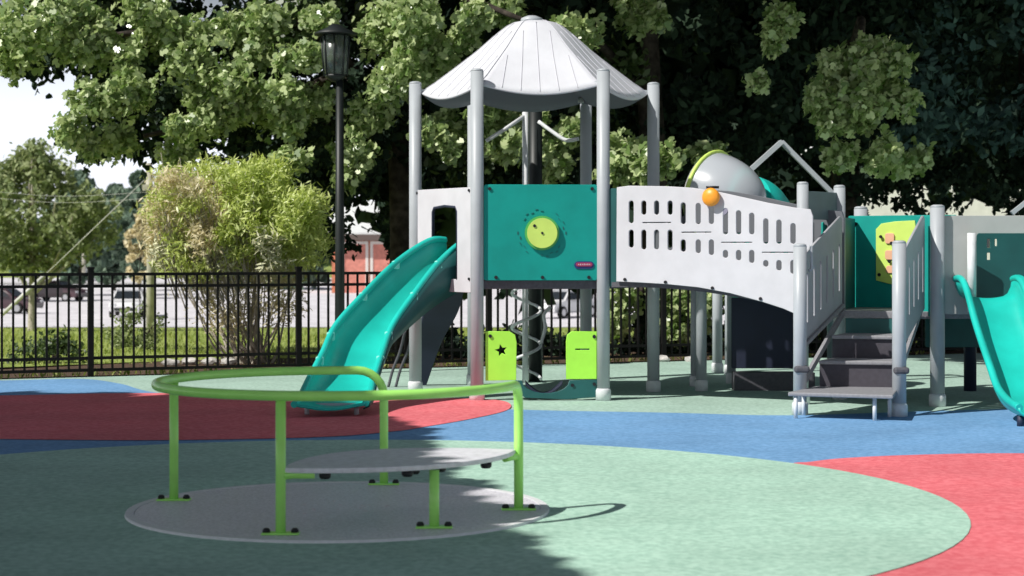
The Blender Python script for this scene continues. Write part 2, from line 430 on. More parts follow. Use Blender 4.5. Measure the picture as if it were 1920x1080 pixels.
for f in range(6):
    for sx, t0 in ((-.62, .62), (-.31, .34), (0, .22), (.31, .34), (.62, .62)):
        line = []
        for i in range(15):
            t = t0 + (.985 - t0) * i / 14
            m = math.degrees(math.atan(sx * math.tan(R(30)) * 1.0 / max(t, .01) * 1.0)) if False else None
            th = f * 60 + 30 + math.degrees(math.atan2(sx * .5 * (.55 + .45 * t), .866 * t * 1.0))
            th = max(f * 60 + 1, min(f * 60 + 59, th)); line.append(roofpt(th, t, .003))
        b.tube(line, .0032, 6)
    line = [roofpt(f * 60, .12 + .87 * i / 14, .004) for i in range(15)]; b.tube(line, .003, 6)
b.build('seam', M['rib'], roof)
b = MB(); b.lathe((hc.x - .03, hc.y, 0), [(.12, 3.845), (.11, 3.885), (.05, 3.91)], 20); b.build('cap', M['post'], roof)
for k, c in enumerate((C0, C1, C2, C3, C4, C5)):
    d = (hc - c).normalized(); b = MB(); b.box((c.x + d.x * .09, c.y + d.y * .09, 3.12), (.09, .03, .05), math.atan2(d.y, d.x)); b.lathe((c.x + d.x * .13, c.y + d.y * .13, 0), [(.035, 3.09), (.035, 3.14)], 12)
    b.build('bracket', M['post'], ps)

def bolts_on(parent, A, B, pxs, push, r=.014):
    u = Vector((B[0] - A[0], B[1] - A[1], 0)).normalized(); nn = Vector((u.y, -u.x, 0))
    for (x, y) in pxs:
        t, z = onp(x, y, A, B); p = Vector((A[0], A[1], 0)) + u * t + nn * push; p.z = z
        b = MB(); b.tube([p, p + nn * .012], r, 10); b.build('bolt', M['bolt'], parent)
# --- front teal panel
A, B = (C4.x, C4.y), (C5.x, C5.y); L = (C5 - C4).length
z0, z1 = wz(525, 17.75), wz(347, 17.75)
pn = plate('panel', A, B, rrect(.068, z0, L - .062, z1, .02), [], .022, M['teal'], ps); pn['label'] = 'flat teal front panel with round lime dial'
u = (C5 - C4).normalized(); nn = Vector((u.y, -u.x, 0))
cx, cz = onp(1016, 437, A, B)
b = MB()
for k in range(28):
    a0 = 2 * math.pi * k / 28
    if k % 7 in (5, 6): continue
    for q_ in range(1):
        r1 = .215 if k % 2 else .235
        ca = C4 + u * (cx + r1 * math.cos(a0)) + nn * .0125; ca.z = cz + r1 * math.sin(a0)
        da = u * (-math.sin(a0)) + Vector((0, 0, math.cos(a0)))
        b = MB(); b.bar(ca - da * .014, ca + da * .014, .012, .004); b.build('dial_mark', M['tealdark'], pn)
c = C4 + u * cx + nn * .0125; c.z = cz
b = MB(); b.tube([c, c + nn * .03], .168, 40); b.build('dial_ring', mat('green_ring', (.08, .42, .10), .5), pn)
b = MB(); b.tube([c + nn * .0305, c + nn * .05], .147, 40); dl = b.build('dial', M['yellowlime'], pn)
for (dx, dz, rr_) in ((0, 0, .012), (-.075, .07, .015)):
    p = c + u * dx + nn * .0505 + Vector((0, 0, dz)); b = MB(); b.tube([p, p + nn * .008], rr_, 12); b.build('dial_bolt', M['bolt'], dl)
cx2, cz2 = onp(1095, 497, A, B)
lb = plate('name_plate', A, B, slot(cx2, cz2, .19, .07, 5), [], .008, M['bluedark'], pn, .002, .016)
plate('plate_face', A, B, slot(cx2, cz2 + .006, .165, .04, 5), [], .006, M['red'], lb, .001, .0225) if False else None
b = MB()
def onpan(uu, zz, push): p = C4 + u * uu + nn * push; p.z = zz; return p
plq = plate('name_plate', A, B, slot(cx2, cz2 + .006, .16, .036, 5), [], .006, M['red'], pn, .001, .0235)
b = MB()
for k in range(7):   # illegible small pale lettering strokes on the plate
    p = onpan(cx2 - .054 + k * .018, cz2 + .006, .0275); h_ = (.006, .008, .005, .008, .006, .008, .006)[k]
    b.bar(p - Vector((0, 0, h_)), p + Vector((0, 0, h_)), .007, .002)
b.build('lettering', M['whitep'], plq)
bolts_on(pn, A, B, [(918, 354), (1110, 354), (930, 520), (1017, 520), (1104, 520)], .012, .017)
# --- slide entry panel (left front face)
A, B = (C3.x, C3.y), (C4.x, C4.y); L = (C4 - C3).length
def oq(x, y): return onp(x, y, A, B)
u0 = .07; u1 = L - .066
outer = [(u0, wz(545, 18.3)), (u1, wz(548, 17.8)), (u1, oq(880, 352)[1]), (u0, oq(785, 357)[1])]
w0, w1 = oq(812, 460)[0], oq(858, 460)[0]; zt = oq(835, 386)[1]; zb = DZ
win = [(w0, zb), (w1, zb), (w1, zt - .06), (w1 - .03, zt - .015), ((w0 + w1) / 2, zt), (w0 + .03, zt - .015), (w0, zt - .06)]
sep = plate('panel', A, B, outer, [win], .022, M['panel'], ps); sep['label'] = 'light grey slide entry panel with arched opening'
b = MB(); uL = (C4 - C3).normalized(); nL = Vector((uL.y, -uL.x, 0))
line = [C3 + uL * p[0] + Vector((0, 0, p[1])) for p in [win[0], win[6], win[5], win[4], win[3], win[2], win[1]]]
b.tube(line, .016, 8); b.build('opening_trim', M['navy'], sep)
bolts_on(sep, A, B, [(784, 362), (882, 357), (882, 523)], .012)
# back faces: low barrier panels
for (a_, b_, m_) in ((C0, C1, 'panel2'),):
    L2 = (b_ - a_).length
# --- slides
def slide(name, path, W, wall, parent, m, label=None, seg=26, lipr=.032, fixed=None):
    P = catmull(path, 10); n = len(P); mb = MB(); crestL = []; crestR = []; vs = []
    K = 15
    for i, p in enumerate(P):
        t = P[min(i + 1, n - 1)] - P[max(i - 1, 0)]; f = Vector((t.x, t.y, 0)).normalized(); side = Vector((f.y, -f.x, 0)) if fixed is None else Vector(fixed)
        tn = t.normalized(); upv = side.cross(tn).normalized()
        if upv.z < 0: upv = -upv
        if fixed is not None: upv = Vector((0, 0, 1))
        tt = i / (n - 1); w = W(tt) / 2; h = wall(tt)
        row = []
        for k in range(K):
            a = -1 + 2 * k / (K - 1)
            if abs(a) < .6: x = a / .6 * w * .72; y = .03 * (a / .6) ** 2
            else:
                q_ = (abs(a) - .6) / .4; x = math.copysign(w * (.72 + .28 * math.sin(q_ * math.pi / 2)), a); y = .03 + (h - .03) * (1 - math.cos(q_ * math.pi / 2)) ** .8
            row.append(p + side * x + upv * y)
        vs += row; crestL.append(row[0]); crestR.append(row[-1])
    fs = [(i * K + k, i * K + k + 1, (i + 1) * K + k + 1, (i + 1) * K + k) for i in range(n - 1) for k in range(K - 1)]
    mb.add(vs, fs, True)
    o = mb.build(name, m, parent); so = o.modifiers.new('thick', 'SOLIDIFY'); so.thickness = .025; so.offset = 0
    b2 = MB(); b2.tube(crestL, lipr, 10); b2.tube(crestR, lipr, 10); b2.build('slide_lip', m, o)
    if label: o['label'] = label
    return o, crestL, crestR
def lerps(vals):
    def f(t):
        n_ = len(vals); q = t * (n_ - 1); k = min(int(q), n_ - 2); x = q - k
        p0, p1, p2, p3 = vals[max(k - 1, 0)], vals[k], vals[k + 1], vals[min(k + 2, n_ - 1)]
        return .5 * (2 * p1 + (p2 - p0) * x + (2 * p0 - 5 * p1 + 4 * p2 - p3) * x * x + (3 * p1 - p0 - 3 * p2 + p3) * x ** 3)
    return f
path = [(-.52, 18.26, 1.345), (-.662, 18.15, 1.32), (-.94, 17.95, 1.115), (-1.20, 17.66, .82), (-1.413, 17.35, .54), (-1.495, 17.0, .305), (-1.56, 16.6, .15), (-1.575, 16.15, .09), (-1.59, 15.85, .085)]
so_, cl, cr = slide('slide', path, lerps([.30, .36, .43, .50, .55, .565, .60, .63, .63]), lerps([.24, .25, .24, .23, .22, .21, .15, .08, .05]), ps, M['slide'], 'left turquoise slide curving down to the red surface', fixed=(.97, .24, 0))
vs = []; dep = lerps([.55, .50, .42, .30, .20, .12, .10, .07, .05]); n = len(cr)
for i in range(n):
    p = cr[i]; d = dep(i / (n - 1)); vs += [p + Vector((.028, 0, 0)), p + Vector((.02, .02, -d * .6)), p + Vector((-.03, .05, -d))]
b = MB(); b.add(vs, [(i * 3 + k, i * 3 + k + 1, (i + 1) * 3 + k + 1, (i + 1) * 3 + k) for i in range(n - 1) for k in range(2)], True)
sk = b.build('slide_side', M['tealdark'], so_); so3 = sk.modifiers.new('t', 'SOLIDIFY'); so3.thickness = .012  # outer wall of the slide, its shade put into the dark teal
for f_ in (.25, .38, .54, .66):
    for c_ in (cl, cr):
        p = c_[int(f_ * (len(c_) - 1))]; b = MB(); b.box(p + Vector((0, 0, -.02)), (.075, .05, .085), R(30)); b.build('joint', M['sleeve'] if False else mat('pale_turquoise', (.25, .75, .66), .4) if 'pale_turquoise' not in bpy.data.materials else bpy.data.materials['pale_turquoise'], so_, bevel=.015)
b = MB(); b.tube([(-1.38, 16.1, .012), (-1.38, 16.1, .11)], .022, 8); b.tube([(-1.82, 16.1, .012), (-1.82, 16.1, .11)], .022, 8); b.tube([(-1.38, 16.1, .10), (-1.82, 16.1, .10)], .022, 8); b.build('slide_foot', M['post'], so_)
# right slide (double) coming towards the viewer
for k, X0 in enumerate((4.44, 5.0)):
    path = [(X0, 17.05, .95), (X0, 16.8, .93), (X0, 16.45, .62), (X0, 16.1, .36), (X0, 15.7, .10), (X0, 15.3, .02), (X0, 14.9, .02)]
    s2, l2, r2 = slide('slide', [(p[0], p[1], p[2] + .06) for p in path], lambda t: .54, lambda t: .20 if t < .6 else .20 - .25 * (t - .6), ps, M['slide'],
          'turquoise straight slide at the right end, left lane' if k == 0 else 'turquoise straight slide at the right end, right lane')
b = MB(); b.tube([(4.22, 15.05, .012), (4.22, 15.05, .10)], .03, 8); b.build('slide_foot', M['navy'], s2)
# --- navy climber behind
def slab(name, pts, width, th, m, parent, wdir=(1, 0, 0)):
    P = catmull(pts, 6); W_ = Vector(wdir); vs = []
    for i, p in enumerate(P):
        t = (P[min(i + 1, len(P) - 1)] - P[max(i - 1, 0)]).normalized(); nrm = W_.cross(t).normalized()
        w = width(i / (len(P) - 1)) / 2
        for (a, c_) in ((-1, -1), (1, -1), (1, 1), (-1, 1)): vs.append(p + W_ * a * w + nrm * c_ * th / 2)
    n = len(P); fs = [(i * 4 + k, i * 4 + (k + 1) % 4, (i + 1) * 4 + (k + 1) % 4, (i + 1) * 4 + k) for i in range(n - 1) for k in range(4)] + [[3, 2, 1, 0], [(n - 1) * 4 + k for k in range(4)]]
    b = MB(); b.add(vs, fs, False); return b.build(name, m, parent, bevel=.01)
slab('climbing_panel', [(-.72, 19.05, 1.14), (-.76, 19.35, .85), (-.90, 19.6, .5), (-1.03, 19.8, .012)], lambda t: .46 - .28 * t, .10, M['navy'], ps)
b = MB()
for dx in (-.16, -.08):
    b.tube(catmull([(-.98 + dx, 19.3, .62), (-1.04 + dx, 19.45, .40), (-1.12 + dx, 19.5, .2), (-1.17 + dx, 19.5, .012)], 5), .016, 8)
b.build('climber_rail', M['deck'], ps)
# --- rear climber: thin light pole, spiral rungs, dark mast, top handles
b = MB(); b.tube([(.147, 20.15, .012), (.147, 20.15, 3.02)], .033, 12); cp = b.build('climber_pole', M['sleeve'], ps)
b = MB(); b.tube([(.262, 20.35, .012), (.262, 20.35, 3.25)], .078, 16); b.build('climber_mast', M['lampblack'], ps)
b = MB(); b.tube([at(985, 216, 20.15), at(950, 240, 20.0), at(912, 264, 19.9)], .022, 10); b.build('handle', M['sleeve'], ps)
b = MB(); b.tube(catmull([at(1010, 228, 20.2), at(1040, 250, 20.1), at(1062, 263, 20.05), at(1085, 260, 20.0)], 4), .022, 10); b.build('handle', M['sleeve'], ps)
b = MB(); sp_ = []
for k in range(60):
    a = k / 60 * 2 * math.pi * 3.0; sp_.append((.16 + .16 * math.cos(a), 20.15 + .16 * math.sin(a), .05 + k / 60 * 1.15))
b.tube(sp_, .018, 8); b.build('spiral_rung', M['sleeve'], ps)
b = MB(); b.tube(catmull([at(1032, 575, 19.6), at(1020, 590, 19.6), at(1022, 615, 19.6), at(1014, 645, 19.6)], 4), .018, 8); b.build('handle', M['sleeve'], ps)
# --- ground level lime panels and teal bench board
Af, Bf = (C4.x, C4.y), (C5.x, C5.y)
def of(x, y): return onp(x, y, Af, Bf)
def pxpoly(l, A_, B_): return [onp(x, y, A_, B_) for x, y in l]
stx, stz = of(940, 657)
star = []
for k in range(10):
    a = R(90 + 36 * k + 12); r_ = .072 if k % 2 == 0 else .032; star.append((stx + r_ * math.cos(a), stz + r_ * math.sin(a)))
p1 = plate('play_panel', Af, Bf, pxpoly([(911, 622), (955, 622), (965, 628), (968, 642), (967, 712), (911, 713)], Af, Bf), [star], .02, M['lime'], ps); p1['label'] = 'small lime panel with a star cut-out'
sx_, sz_ = of(1092, 655)
p2 = plate('play_panel', Af, Bf, pxpoly([(1072, 622), (1118, 622), (1118, 710), (1062, 710), (1062, 640), (1064, 628)], Af, Bf), [slot(sx_, sz_, .15, .022, 4)], .02, M['lime'], ps); p2['label'] = 'small lime panel with a horizontal slot'
bolts_on(p1, Af, Bf, [(919, 630)], .011, .018); bolts_on(p2, Af, Bf, [(1114, 631)], .011, .018)
arc = [(1068 - 45 * (1 - math.cos(R(a))), 714 + 24 * math.sin(R(a))) for a in range(0, 181, 20)]
p3 = plate('bench_board', Af, Bf, pxpoly([(966, 714)] + arc[::-1] + [(1119, 712), (1119, 744), (1060, 748), (985, 745), (968, 733)], Af, Bf), [], .024, M['tealdark'], ps)
bolts_on(p3, Af, Bf, [(970, 722), (1073, 722), (1114, 720)], .012, .017)
b = MB(); P_ = [Vector((x_, y_ + .10, z_)) for (x_, y_, z_) in [at(985 + 70 * k / 10, 716 + 22 * math.sin(math.pi * k / 10), 17.75) for k in range(11)]]
vs = []
for p in P_: vs += [p + Vector((0, -.09, 0)), p + Vector((0, .15, 0)), p + Vector((0, .15, -.03)), p + Vector((0, -.09, -.03))]
b.add(vs, [(i * 4 + k, i * 4 + (k + 1) % 4, (i + 1) * 4 + (k + 1) % 4, (i + 1) * 4 + k) for i in range(10) for k in range(4)] + [[3, 2, 1, 0], [40, 41, 42, 43]])
b.build('curved_seat', M['navy'], ps, bevel=.005)

# --- bridge
BA, BB = (.955, 17.62), (2.74, 16.72)
def ob(x, y): return onp(x, y, BA, BB)
def bridge_panel(A_, B_, shift, parent):
    def o_(x, y): return onp(x, y, BA, BB)
    outl = [(1157, 527), (1200, 529), (1250, 532), (1310, 538), (1370, 549), (1430, 565), (1470, 578), (1490, 587), (1512, 588), (1524, 580), (1524, 405), (1519, 393), (1490, 390), (1440, 381), (1400, 372), (1350, 361), (1300, 353), (1250, 350), (1180, 349), (1158, 352)]
    holes = []
    cols = [1120 + v / 2.842 for v in (183, 250, 318, 390, 460, 540, 610, 685, 755, 825, 900, 970, 1045)]
    up = [(385, 510), (385, 465), (385, 465), (385, 465), (395, 515), (398, 515), (400, 515), (425, 570), (437, 570), (450, 570), (480, 620), (487, 620), (505, 620)]
    dn = [(540, 640), (540, 650), (540, 650), (540, 655), (592, 662), (592, 670), (592, 680), (648, 695), (648, 708), (648, 722), (702, 742), (702, 762), (702, 780)]
    for cx_, (a, c_), (d, e) in zip(cols, up, dn):
        for (y0, y1) in ((a, c_), (d, e)):
            q0 = o_(cx_, 240 + y0 / 2.842); q1 = o_(cx_, 240 + y1 / 2.842)
            holes.append(slot(q0[0], (q0[1] + q1[1]) / 2, .058, q0[1] - q1[1], 4))
    for (xa, xb, yy) in ((240, 397, 505), (448, 612, 556), (660, 830, 610), (876, 1050, 663)):
        q0 = o_(1120 + xa / 2.842, 240 + yy / 2.842); q1 = o_(1120 + xb / 2.842, 240 + yy / 2.842)
        holes.append(slot((q0[0] + q1[0]) / 2, q0[1], q1[0] - q0[0], .018, 3))
    o = plate('bridge_panel', A_, B_, [o_(x, y) for x, y in outl], holes, .025, M['panel'], parent)
    return o
bpn = bridge_panel(BA, BB, 0, ps); bpn['label'] = 'light grey slotted side panel of the arched bridge, near side'
bolts_on(bpn, BA, BB, [(1173, 524), (1249, 529), (1337, 540), (1427, 560)], .0125, .016)
uB = Vector((BB[0] - BA[0], BB[1] - BA[1], 0)).normalized(); nB = Vector((uB.y, -uB.x, 0)); off = -nB * 1.0
pm = M['panel']; M['panel'] = mat('shade_toned_plastic', (.13, .14, .16), .6); bp2 = bridge_panel((BA[0] + off.x, BA[1] + off.y), (BB[0] + off.x, BB[1] + off.y), 0, ps); M['panel'] = pm; bp2['label'] = 'slotted side panel of the arched bridge, far side, darkened as if shaded'  # far panel painted dark so the slots read as shaded
b = MB(); LB = math.hypot(BB[0] - BA[0], BB[1] - BA[1]); vs = []
for k in range(13):
    t = k / 12; z = DZ - .02 - .22 * t ** 1.6 + .03 * math.sin(math.pi * t)
    p = Vector((BA[0], BA[1], 0)) + uB * (LB * t) 
    a_ = p - nB * .03; c_ = p - nB * .97
    vs += [(a_.x, a_.y, z), (c_.x, c_.y, z), (c_.x, c_.y, z - .05), (a_.x, a_.y, z - .05)]
b.add(vs, [(i * 4 + k, i * 4 + (k + 1) % 4, (i + 1) * 4 + (k + 1) % 4, (i + 1) * 4 + k) for i in range(12) for k in range(4)] + [[3, 2, 1, 0], [48, 49, 50, 51]])
b.build('bridge_deck', M['deck'], ps)
# dark teal filler between the tower and bridge
plate('panel', (C5.x, C5.y), (C5.x + .5, C5.y - .12), rrect(.05, 1.13, .16, 2.08, .01), [], .02, M['tealdark'], ps)
# orange knob on the bridge panel
t_, z_ = ob(1337, 370); p = Vector((BA[0], BA[1], 0)) + uB * t_ + nB * .014; p.z = z_
b = MB(); b.tube([p, p + nB * .02, p + nB * .05, p + nB * .075, p + nB * .085], [.03, .082, .088, .07, .02], 24); kn = b.build('knob', M['orange'], ps); kn['label'] = 'round orange knob on the bridge panel top edge'
b = MB(); b.tube([p + Vector((-.06, 0, .095)), p + Vector((.06, 0, .095))], .012, 8); b.build('knob_bracket', M['bolt'], kn)
q_ = p + Vector((.10, -.01, -.11)); b = MB(); b.tube([q_, q_ + nB * .03], .06, 20); b.build('knob', mat('blue_grey_plastic', (.25, .24, .32), .5), ps)

# --- platform, posts
LZ = .90
SL, SRt = Vector((3.10, 17.35, 0)), Vector((3.83, 17.10, 0))          # stair top corners
P4 = post(wx(1505, 17.3), 17.3, wz(342, 17.3), .056)
P2p = post(wx(1574, 17.85), 17.85, wz(348, 17.85), .058)
P3 = post(4.00, 17.05, wz(385, 17.05), .068)
NP1 = (wx(1500, 16.15), 16.15); NP2 = (wx(1686, 15.98), 15.98)
post(*NP1, wz(458, 16.15), .060); post(*NP2, wz(452, 15.98), .062)
b = MB(); poly = [(2.78, 17.42), (3.10, 17.38), (3.83, 17.13), (4.03, 17.16), (5.3, 17.16), (5.3, 18.3), (4.45, 18.3), (3.75, 18.62), (3.1, 18.5)]
b.add([(x, y, LZ - .07) for x, y in poly] + [(x, y, LZ) for x, y in poly], [list(range(9))[::-1], list(range(9, 18))] + [(k, (k + 1) % 9, 9 + (k + 1) % 9, 9 + k) for k in range(9)])
b.build('deck', M['tread'], ps, bevel=.008)
post(wx(1345, 21.9), 21.9, 1.6, .06); post(wx(1367, 21.5), 21.5, 1.6, .05)
post(4.79, 18.96, 1.8, .065, False, m='navy'); post(3.62, 18.7, 1.75, .06); post(5.45, 17.05, 2.0, .065)  # first one is a rear post with its shade put into the navy
# panels between rear posts (grey teal) and gable
plate('panel', (2.80, 17.30), (3.22, 17.86), rrect(.03, wz(412, 17.8), .66, wz(362, 17.8), .01), [], .02, mat('slate_plastic', (.13, .19, .20), .6, noise=.08, nscale=6), ps)
pt = plate('panel', (3.17, 17.55), (3.50, 18.55), rrect(.06, LZ, 1.05, 1.80, .01), [], .02, M['tealdark'], ps)  # teal panel in shadow, the shade painted in as a darker teal
BK0, BK1 = (3.46, 18.62), (4.42, 18.05)
bk = plate('panel', BK0, BK1, rrect(0, LZ, 1.117, 1.83, .01), [], .022, M['teal'], ps); bk['label'] = 'teal rear barrier panel carrying the yellow play panel'
plate('panel', (3.20, 17.9), (2.9, 17.5), rrect(.02, LZ, .30, 1.75, .01), [], .02, M['teal'], ps)
yl = pxpoly([(1645, 430), (1655, 420), (1680, 416), (1716, 414), (1720, 440), (1718, 520), (1700, 535), (1672, 532), (1645, 525)], BK0, BK1)
ylp = plate('play_panel', BK0, BK1, yl, [], .02, M['yellowlime'], bk, .004, .024); ylp['label'] = 'yellow lime play panel with peach tiles and dark knobs'
for (x_, y_, w_, h_) in ((1671, 447, .09, .10), (1671, 478, .09, .09), (1672, 505, .08, .07)):
    c_ = onp(x_, y_, BK0, BK1); plate('play_tile', BK0, BK1, rrect(c_[0] - w_ / 2, c_[1] - h_ / 2, c_[0] + w_ / 2, c_[1] + h_ / 2, .02), [], .016, M['peach'], bk, .003, .044)
bolts_on(bk, BK0, BK1, [(1655, 444), (1675, 456), (1671, 490), (1652, 515)], .053, .017); bolts_on(bk, BK0, BK1, [(1605, 420)], .012, .02)
# teal piece between stair top right and post
plate('panel', (3.84, 17.22), (4.0, 17.12), rrect(0, .86, .18, 1.80, .01), [], .02, M['teal'], ps)
# right module frame panel
RA, RB = (4.07, 17.08), (6.2, 17.08)
o0 = onp(1830, 575, RA, RB); o1 = onp(2120, 437, RA, RB)
rp_ = plate('panel', RA, RB, rrect(0, .88, 2.1, wz(405, 17.08), .02), [rrect(o0[0], .90, 1.35, o1[1], .03)], .025, M['panel2'], ps); rp_['label'] = 'warm grey window panel above the right slide'
b = MB(); b.tube([(wx(1821, 17.0), 16.99, .9), (wx(1821, 17.0), 16.99, o1[1])], .04, 12); b.build('handle', M['sleeve'], ps)
tw = plate('panel', (4.2, 18.42), (6.4, 18.42), rrect(0, .5, 2.0, 1.66, .02), [rrect(.62, 1.50, .66, 1.6, .008), rrect(.70, 1.52, .73, 1.6, .008), rrect(.62, 1.38, .66, 1.46, .008), rrect(1.3, 1.3, 1.36, 1.6, .01)], .02, M['tealdark'], ps)
# --- stairs
SD = ((SL + SRt) / 2 - Vector(((NP1[0] + NP2[0]) / 2, (NP1[1] + NP2[1]) / 2, 0))); SD.z = 0; SDn = SD.normalized()
def sedge(t, inset=.085):
    a = Vector((NP1[0], NP1[1], 0)).lerp(SL, t); c = Vector((NP2[0], NP2[1], 0)).lerp(SRt, t); d = (c - a).normalized()
    return a + d * inset, c - d * inset
zs = [.245, .48, .69]; ts = [-.14, .24, .60, 1.0]
for i, z in enumerate(zs):
    a0, c0 = sedge(ts[i]); a1, c1 = sedge(ts[i + 1] + .02)
    if i == 0: a0, c0 = Vector((wx(1481, 15.62), 15.74, 0)), Vector((wx(1671, 15.5), 15.42, 0)); a1, c1 = sedge(.27, .05)
    b = MB(); q = [a0, c0, c1, a1]; b.add([(p.x, p.y, z - .035) for p in q] + [(p.x, p.y, z) for p in q], [[3, 2, 1, 0], [4, 5, 6, 7]] + [(k, (k + 1) % 4, 4 + (k + 1) % 4, 4 + k) for k in range(4)])
    b.build('tread', M['tread'], ps, bevel=.01)
    a2, c2 = sedge(ts[i + 1] + .025); zt_ = (zs + [LZ])[i + 1]
    if i < 3:
        b = MB(); d = SDn * .02; q = [a2, c2, c2 + d, a2 + d]
        zt2 = zt_ - (.036 if i < 2 else .071)
        b.add([(p.x, p.y, z - .01) for p in q] + [(p.x, p.y, zt2) for p in q], [[3, 2, 1, 0], [4, 5, 6, 7]] + [(k, (k + 1) % 4, 4 + (k + 1) % 4, 4 + k) for k in range(4)])
        b.build('riser', M['riser'] if i < 2 else M['tealdark'], ps)
for (x_, D_) in ((1492, 15.75), (1640, 15.55), (1668, 15.9), (1507, 16.05)):
    b = MB(); b.tube([(wx(x_, D_), D_, .012), (wx(x_, D_), D_, .209)], .018, 8); b.build('step_leg', M['sleeve'], ps)
# stair side panels
for (a_, c_, lab, nslot) in ((NP1, (3.16, 17.42), 'slotted grey stair side panel, left', 6), (NP2, (3.88, 17.10), 'slotted grey stair side panel, right', 5)):
    L_ = math.hypot(c_[0] - a_[0], c_[1] - a_[1])
    lo0, lo1, hi0, hi1 = .62, .93, 1.42, 1.78
    outer = [(.06, lo0 - .02), (.12, lo0), (L_, lo1), (L_, hi1), (L_ - .06, hi1 + .02), (.06, hi0)]
    hs = []
    for k in range(nslot):
        uu = .2 + (L_ - .3) * k / (nslot - 1) if nslot > 1 else .4
        f_ = uu / L_; hs.append(slot(uu, (lo0 + (lo1 - lo0) * f_) * .52 + (hi0 + (hi1 - hi0) * f_) * .48, .05, .46, 4))
    o = plate('stair_panel', a_, c_, outer, hs, .024, M['slotgrey'], ps); o['label'] = lab
    b = MB(); A3 = Vector((a_[0], a_[1], 0)); C3_ = Vector((c_[0], c_[1], 0)); iw = (Vector((NP2[0], NP2[1], 0)) - Vector((NP1[0], NP1[1], 0))).normalized() * (.03 if lab.endswith('left') else -.03)
    b.bar(A3 + iw + Vector((0, 0, .30)) , C3_ + iw + Vector((0, 0, LZ)), .03, .06) ; b.bar(A3 + iw + Vector((0, 0, .62)), A3.lerp(C3_, .98) + iw + Vector((0, 0, .95)), .025, .035)
    b.build('stringer', M['tread'], ps)
for (nx, ny) in (NP1, NP2):
    b = MB(); b.box((nx + .01, ny - .01, .42), (.135, .135, .06)); b.build('bracket', M['deck'], ps, bevel=.02)
# handle strip near bridge end
b = MB(); b.tube([at(1518, 462, 16.2), at(1521, 462, 16.2), at(1522, 505, 16.2), at(1516, 507, 16.2)], .014, 8); b.build('handle', M['post'], ps)
# dark enclosure panel below the bridge + pale ledge
dk = plate('panel', (wx(1372, 19.15), 19.15), (wx(1760, 19.1), 19.1), rrect(0, .24, .80, .98, .01), [], .03, M['navy'], ps); dk['label'] = 'dark enclosure panel under the bridge end'
b = MB(); b.box((2.75, 19.1, .10), (.84, .25, .2)); b.build('ledge', M['deck'], ps)
# --- crawl tube behind bridge
bc = Vector(at(1352, 366, 18.62)); ax = Vector((.74, -.62, -.24)).normalized()     # bubble dome bulging towards the viewer
def revolve(name, c, axis, prof, m, parent, seg=36):
    s1 = axis.cross(Vector((0, 0, 1))).normalized(); s2v = axis.cross(s1); vs = []
    for (r, h) in prof:
        for k in range(seg):
            a = 2 * math.pi * k / seg; vs.append(c + axis * h + (s1 * math.cos(a) + s2v * math.sin(a)) * r)
    b = MB(); b.add(vs, [(i * seg + k, i * seg + (k + 1) % seg, (i + 1) * seg + (k + 1) % seg, (i + 1) * seg + k) for i in range(len(prof) - 1) for k in range(seg)], True)
    return b.build(name, m, parent)
ctb = revolve('bubble_window', bc, ax, [(.42 * math.cos(R(a)), -.12 + .62 * math.sin(R(a))) for a in list(range(0, 90, 6)) + [89]], M['bubble'], ps)
ctb['label'] = 'translucent grey bubble dome behind the bridge'
revolve('tube_collar', bc, ax, [(.42, -.155), (.443, -.152), (.448, -.138), (.443, -.122), (.42, -.118)], M['yellowlime'], ps)
revolve('crawl_tube', bc, ax, [(.415, -.172), (.39, -.20), (.30, -.22), (.02, -.23)], M['panel2'], ps)
tp = catmull([(2.44, 18.9, 1.90), (2.54, 18.98, 1.86), (2.64, 19.12, 1.70), (2.72, 19.35, 1.3), (2.76, 19.6, .85), (2.78, 19.8, .45)], 6)
b = MB(); b.tube(tp, .37, 32, caps=True); b.build('tube_slide', M['slide'], ps)
post(wx(1614, 18.75), 18.75, wz(388, 18.75), .07)
post(1.98, 18.95, 2.3, .055); post(1.98, 19.6, 1.2, .05)
# gable frame
gD = 20.0; ap = at(1465, 266, gD); lf = at(1372, 350, gD); rt = at(1560, 362, gD)
b = MB(); b.bar(lf, ap, .19, .05); b.bar(ap, rt, .08, .05)
b.build('gable_frame', M['post'], ps)
for q in (lf, rt): post(q[0], q[1] + .03, q[2] - .02, .05)
b = MB(); b.bar(at(1897, 400, 17.6), at(1960, 350, 17.6), .05, .04); b.bar(at(1960, 350, 17.6), at(2030, 405, 17.6), .05, .04); b.build('gable_frame', M['post'], ps)

# ================================================================== FENCE
fe = empty('metal_fence', (FA.x, FA.y, 0), 'black metal picket fence with double rails running behind the playground', 'fence')
fang = math.atan2(FD.y, FD.x); PT = 1.22
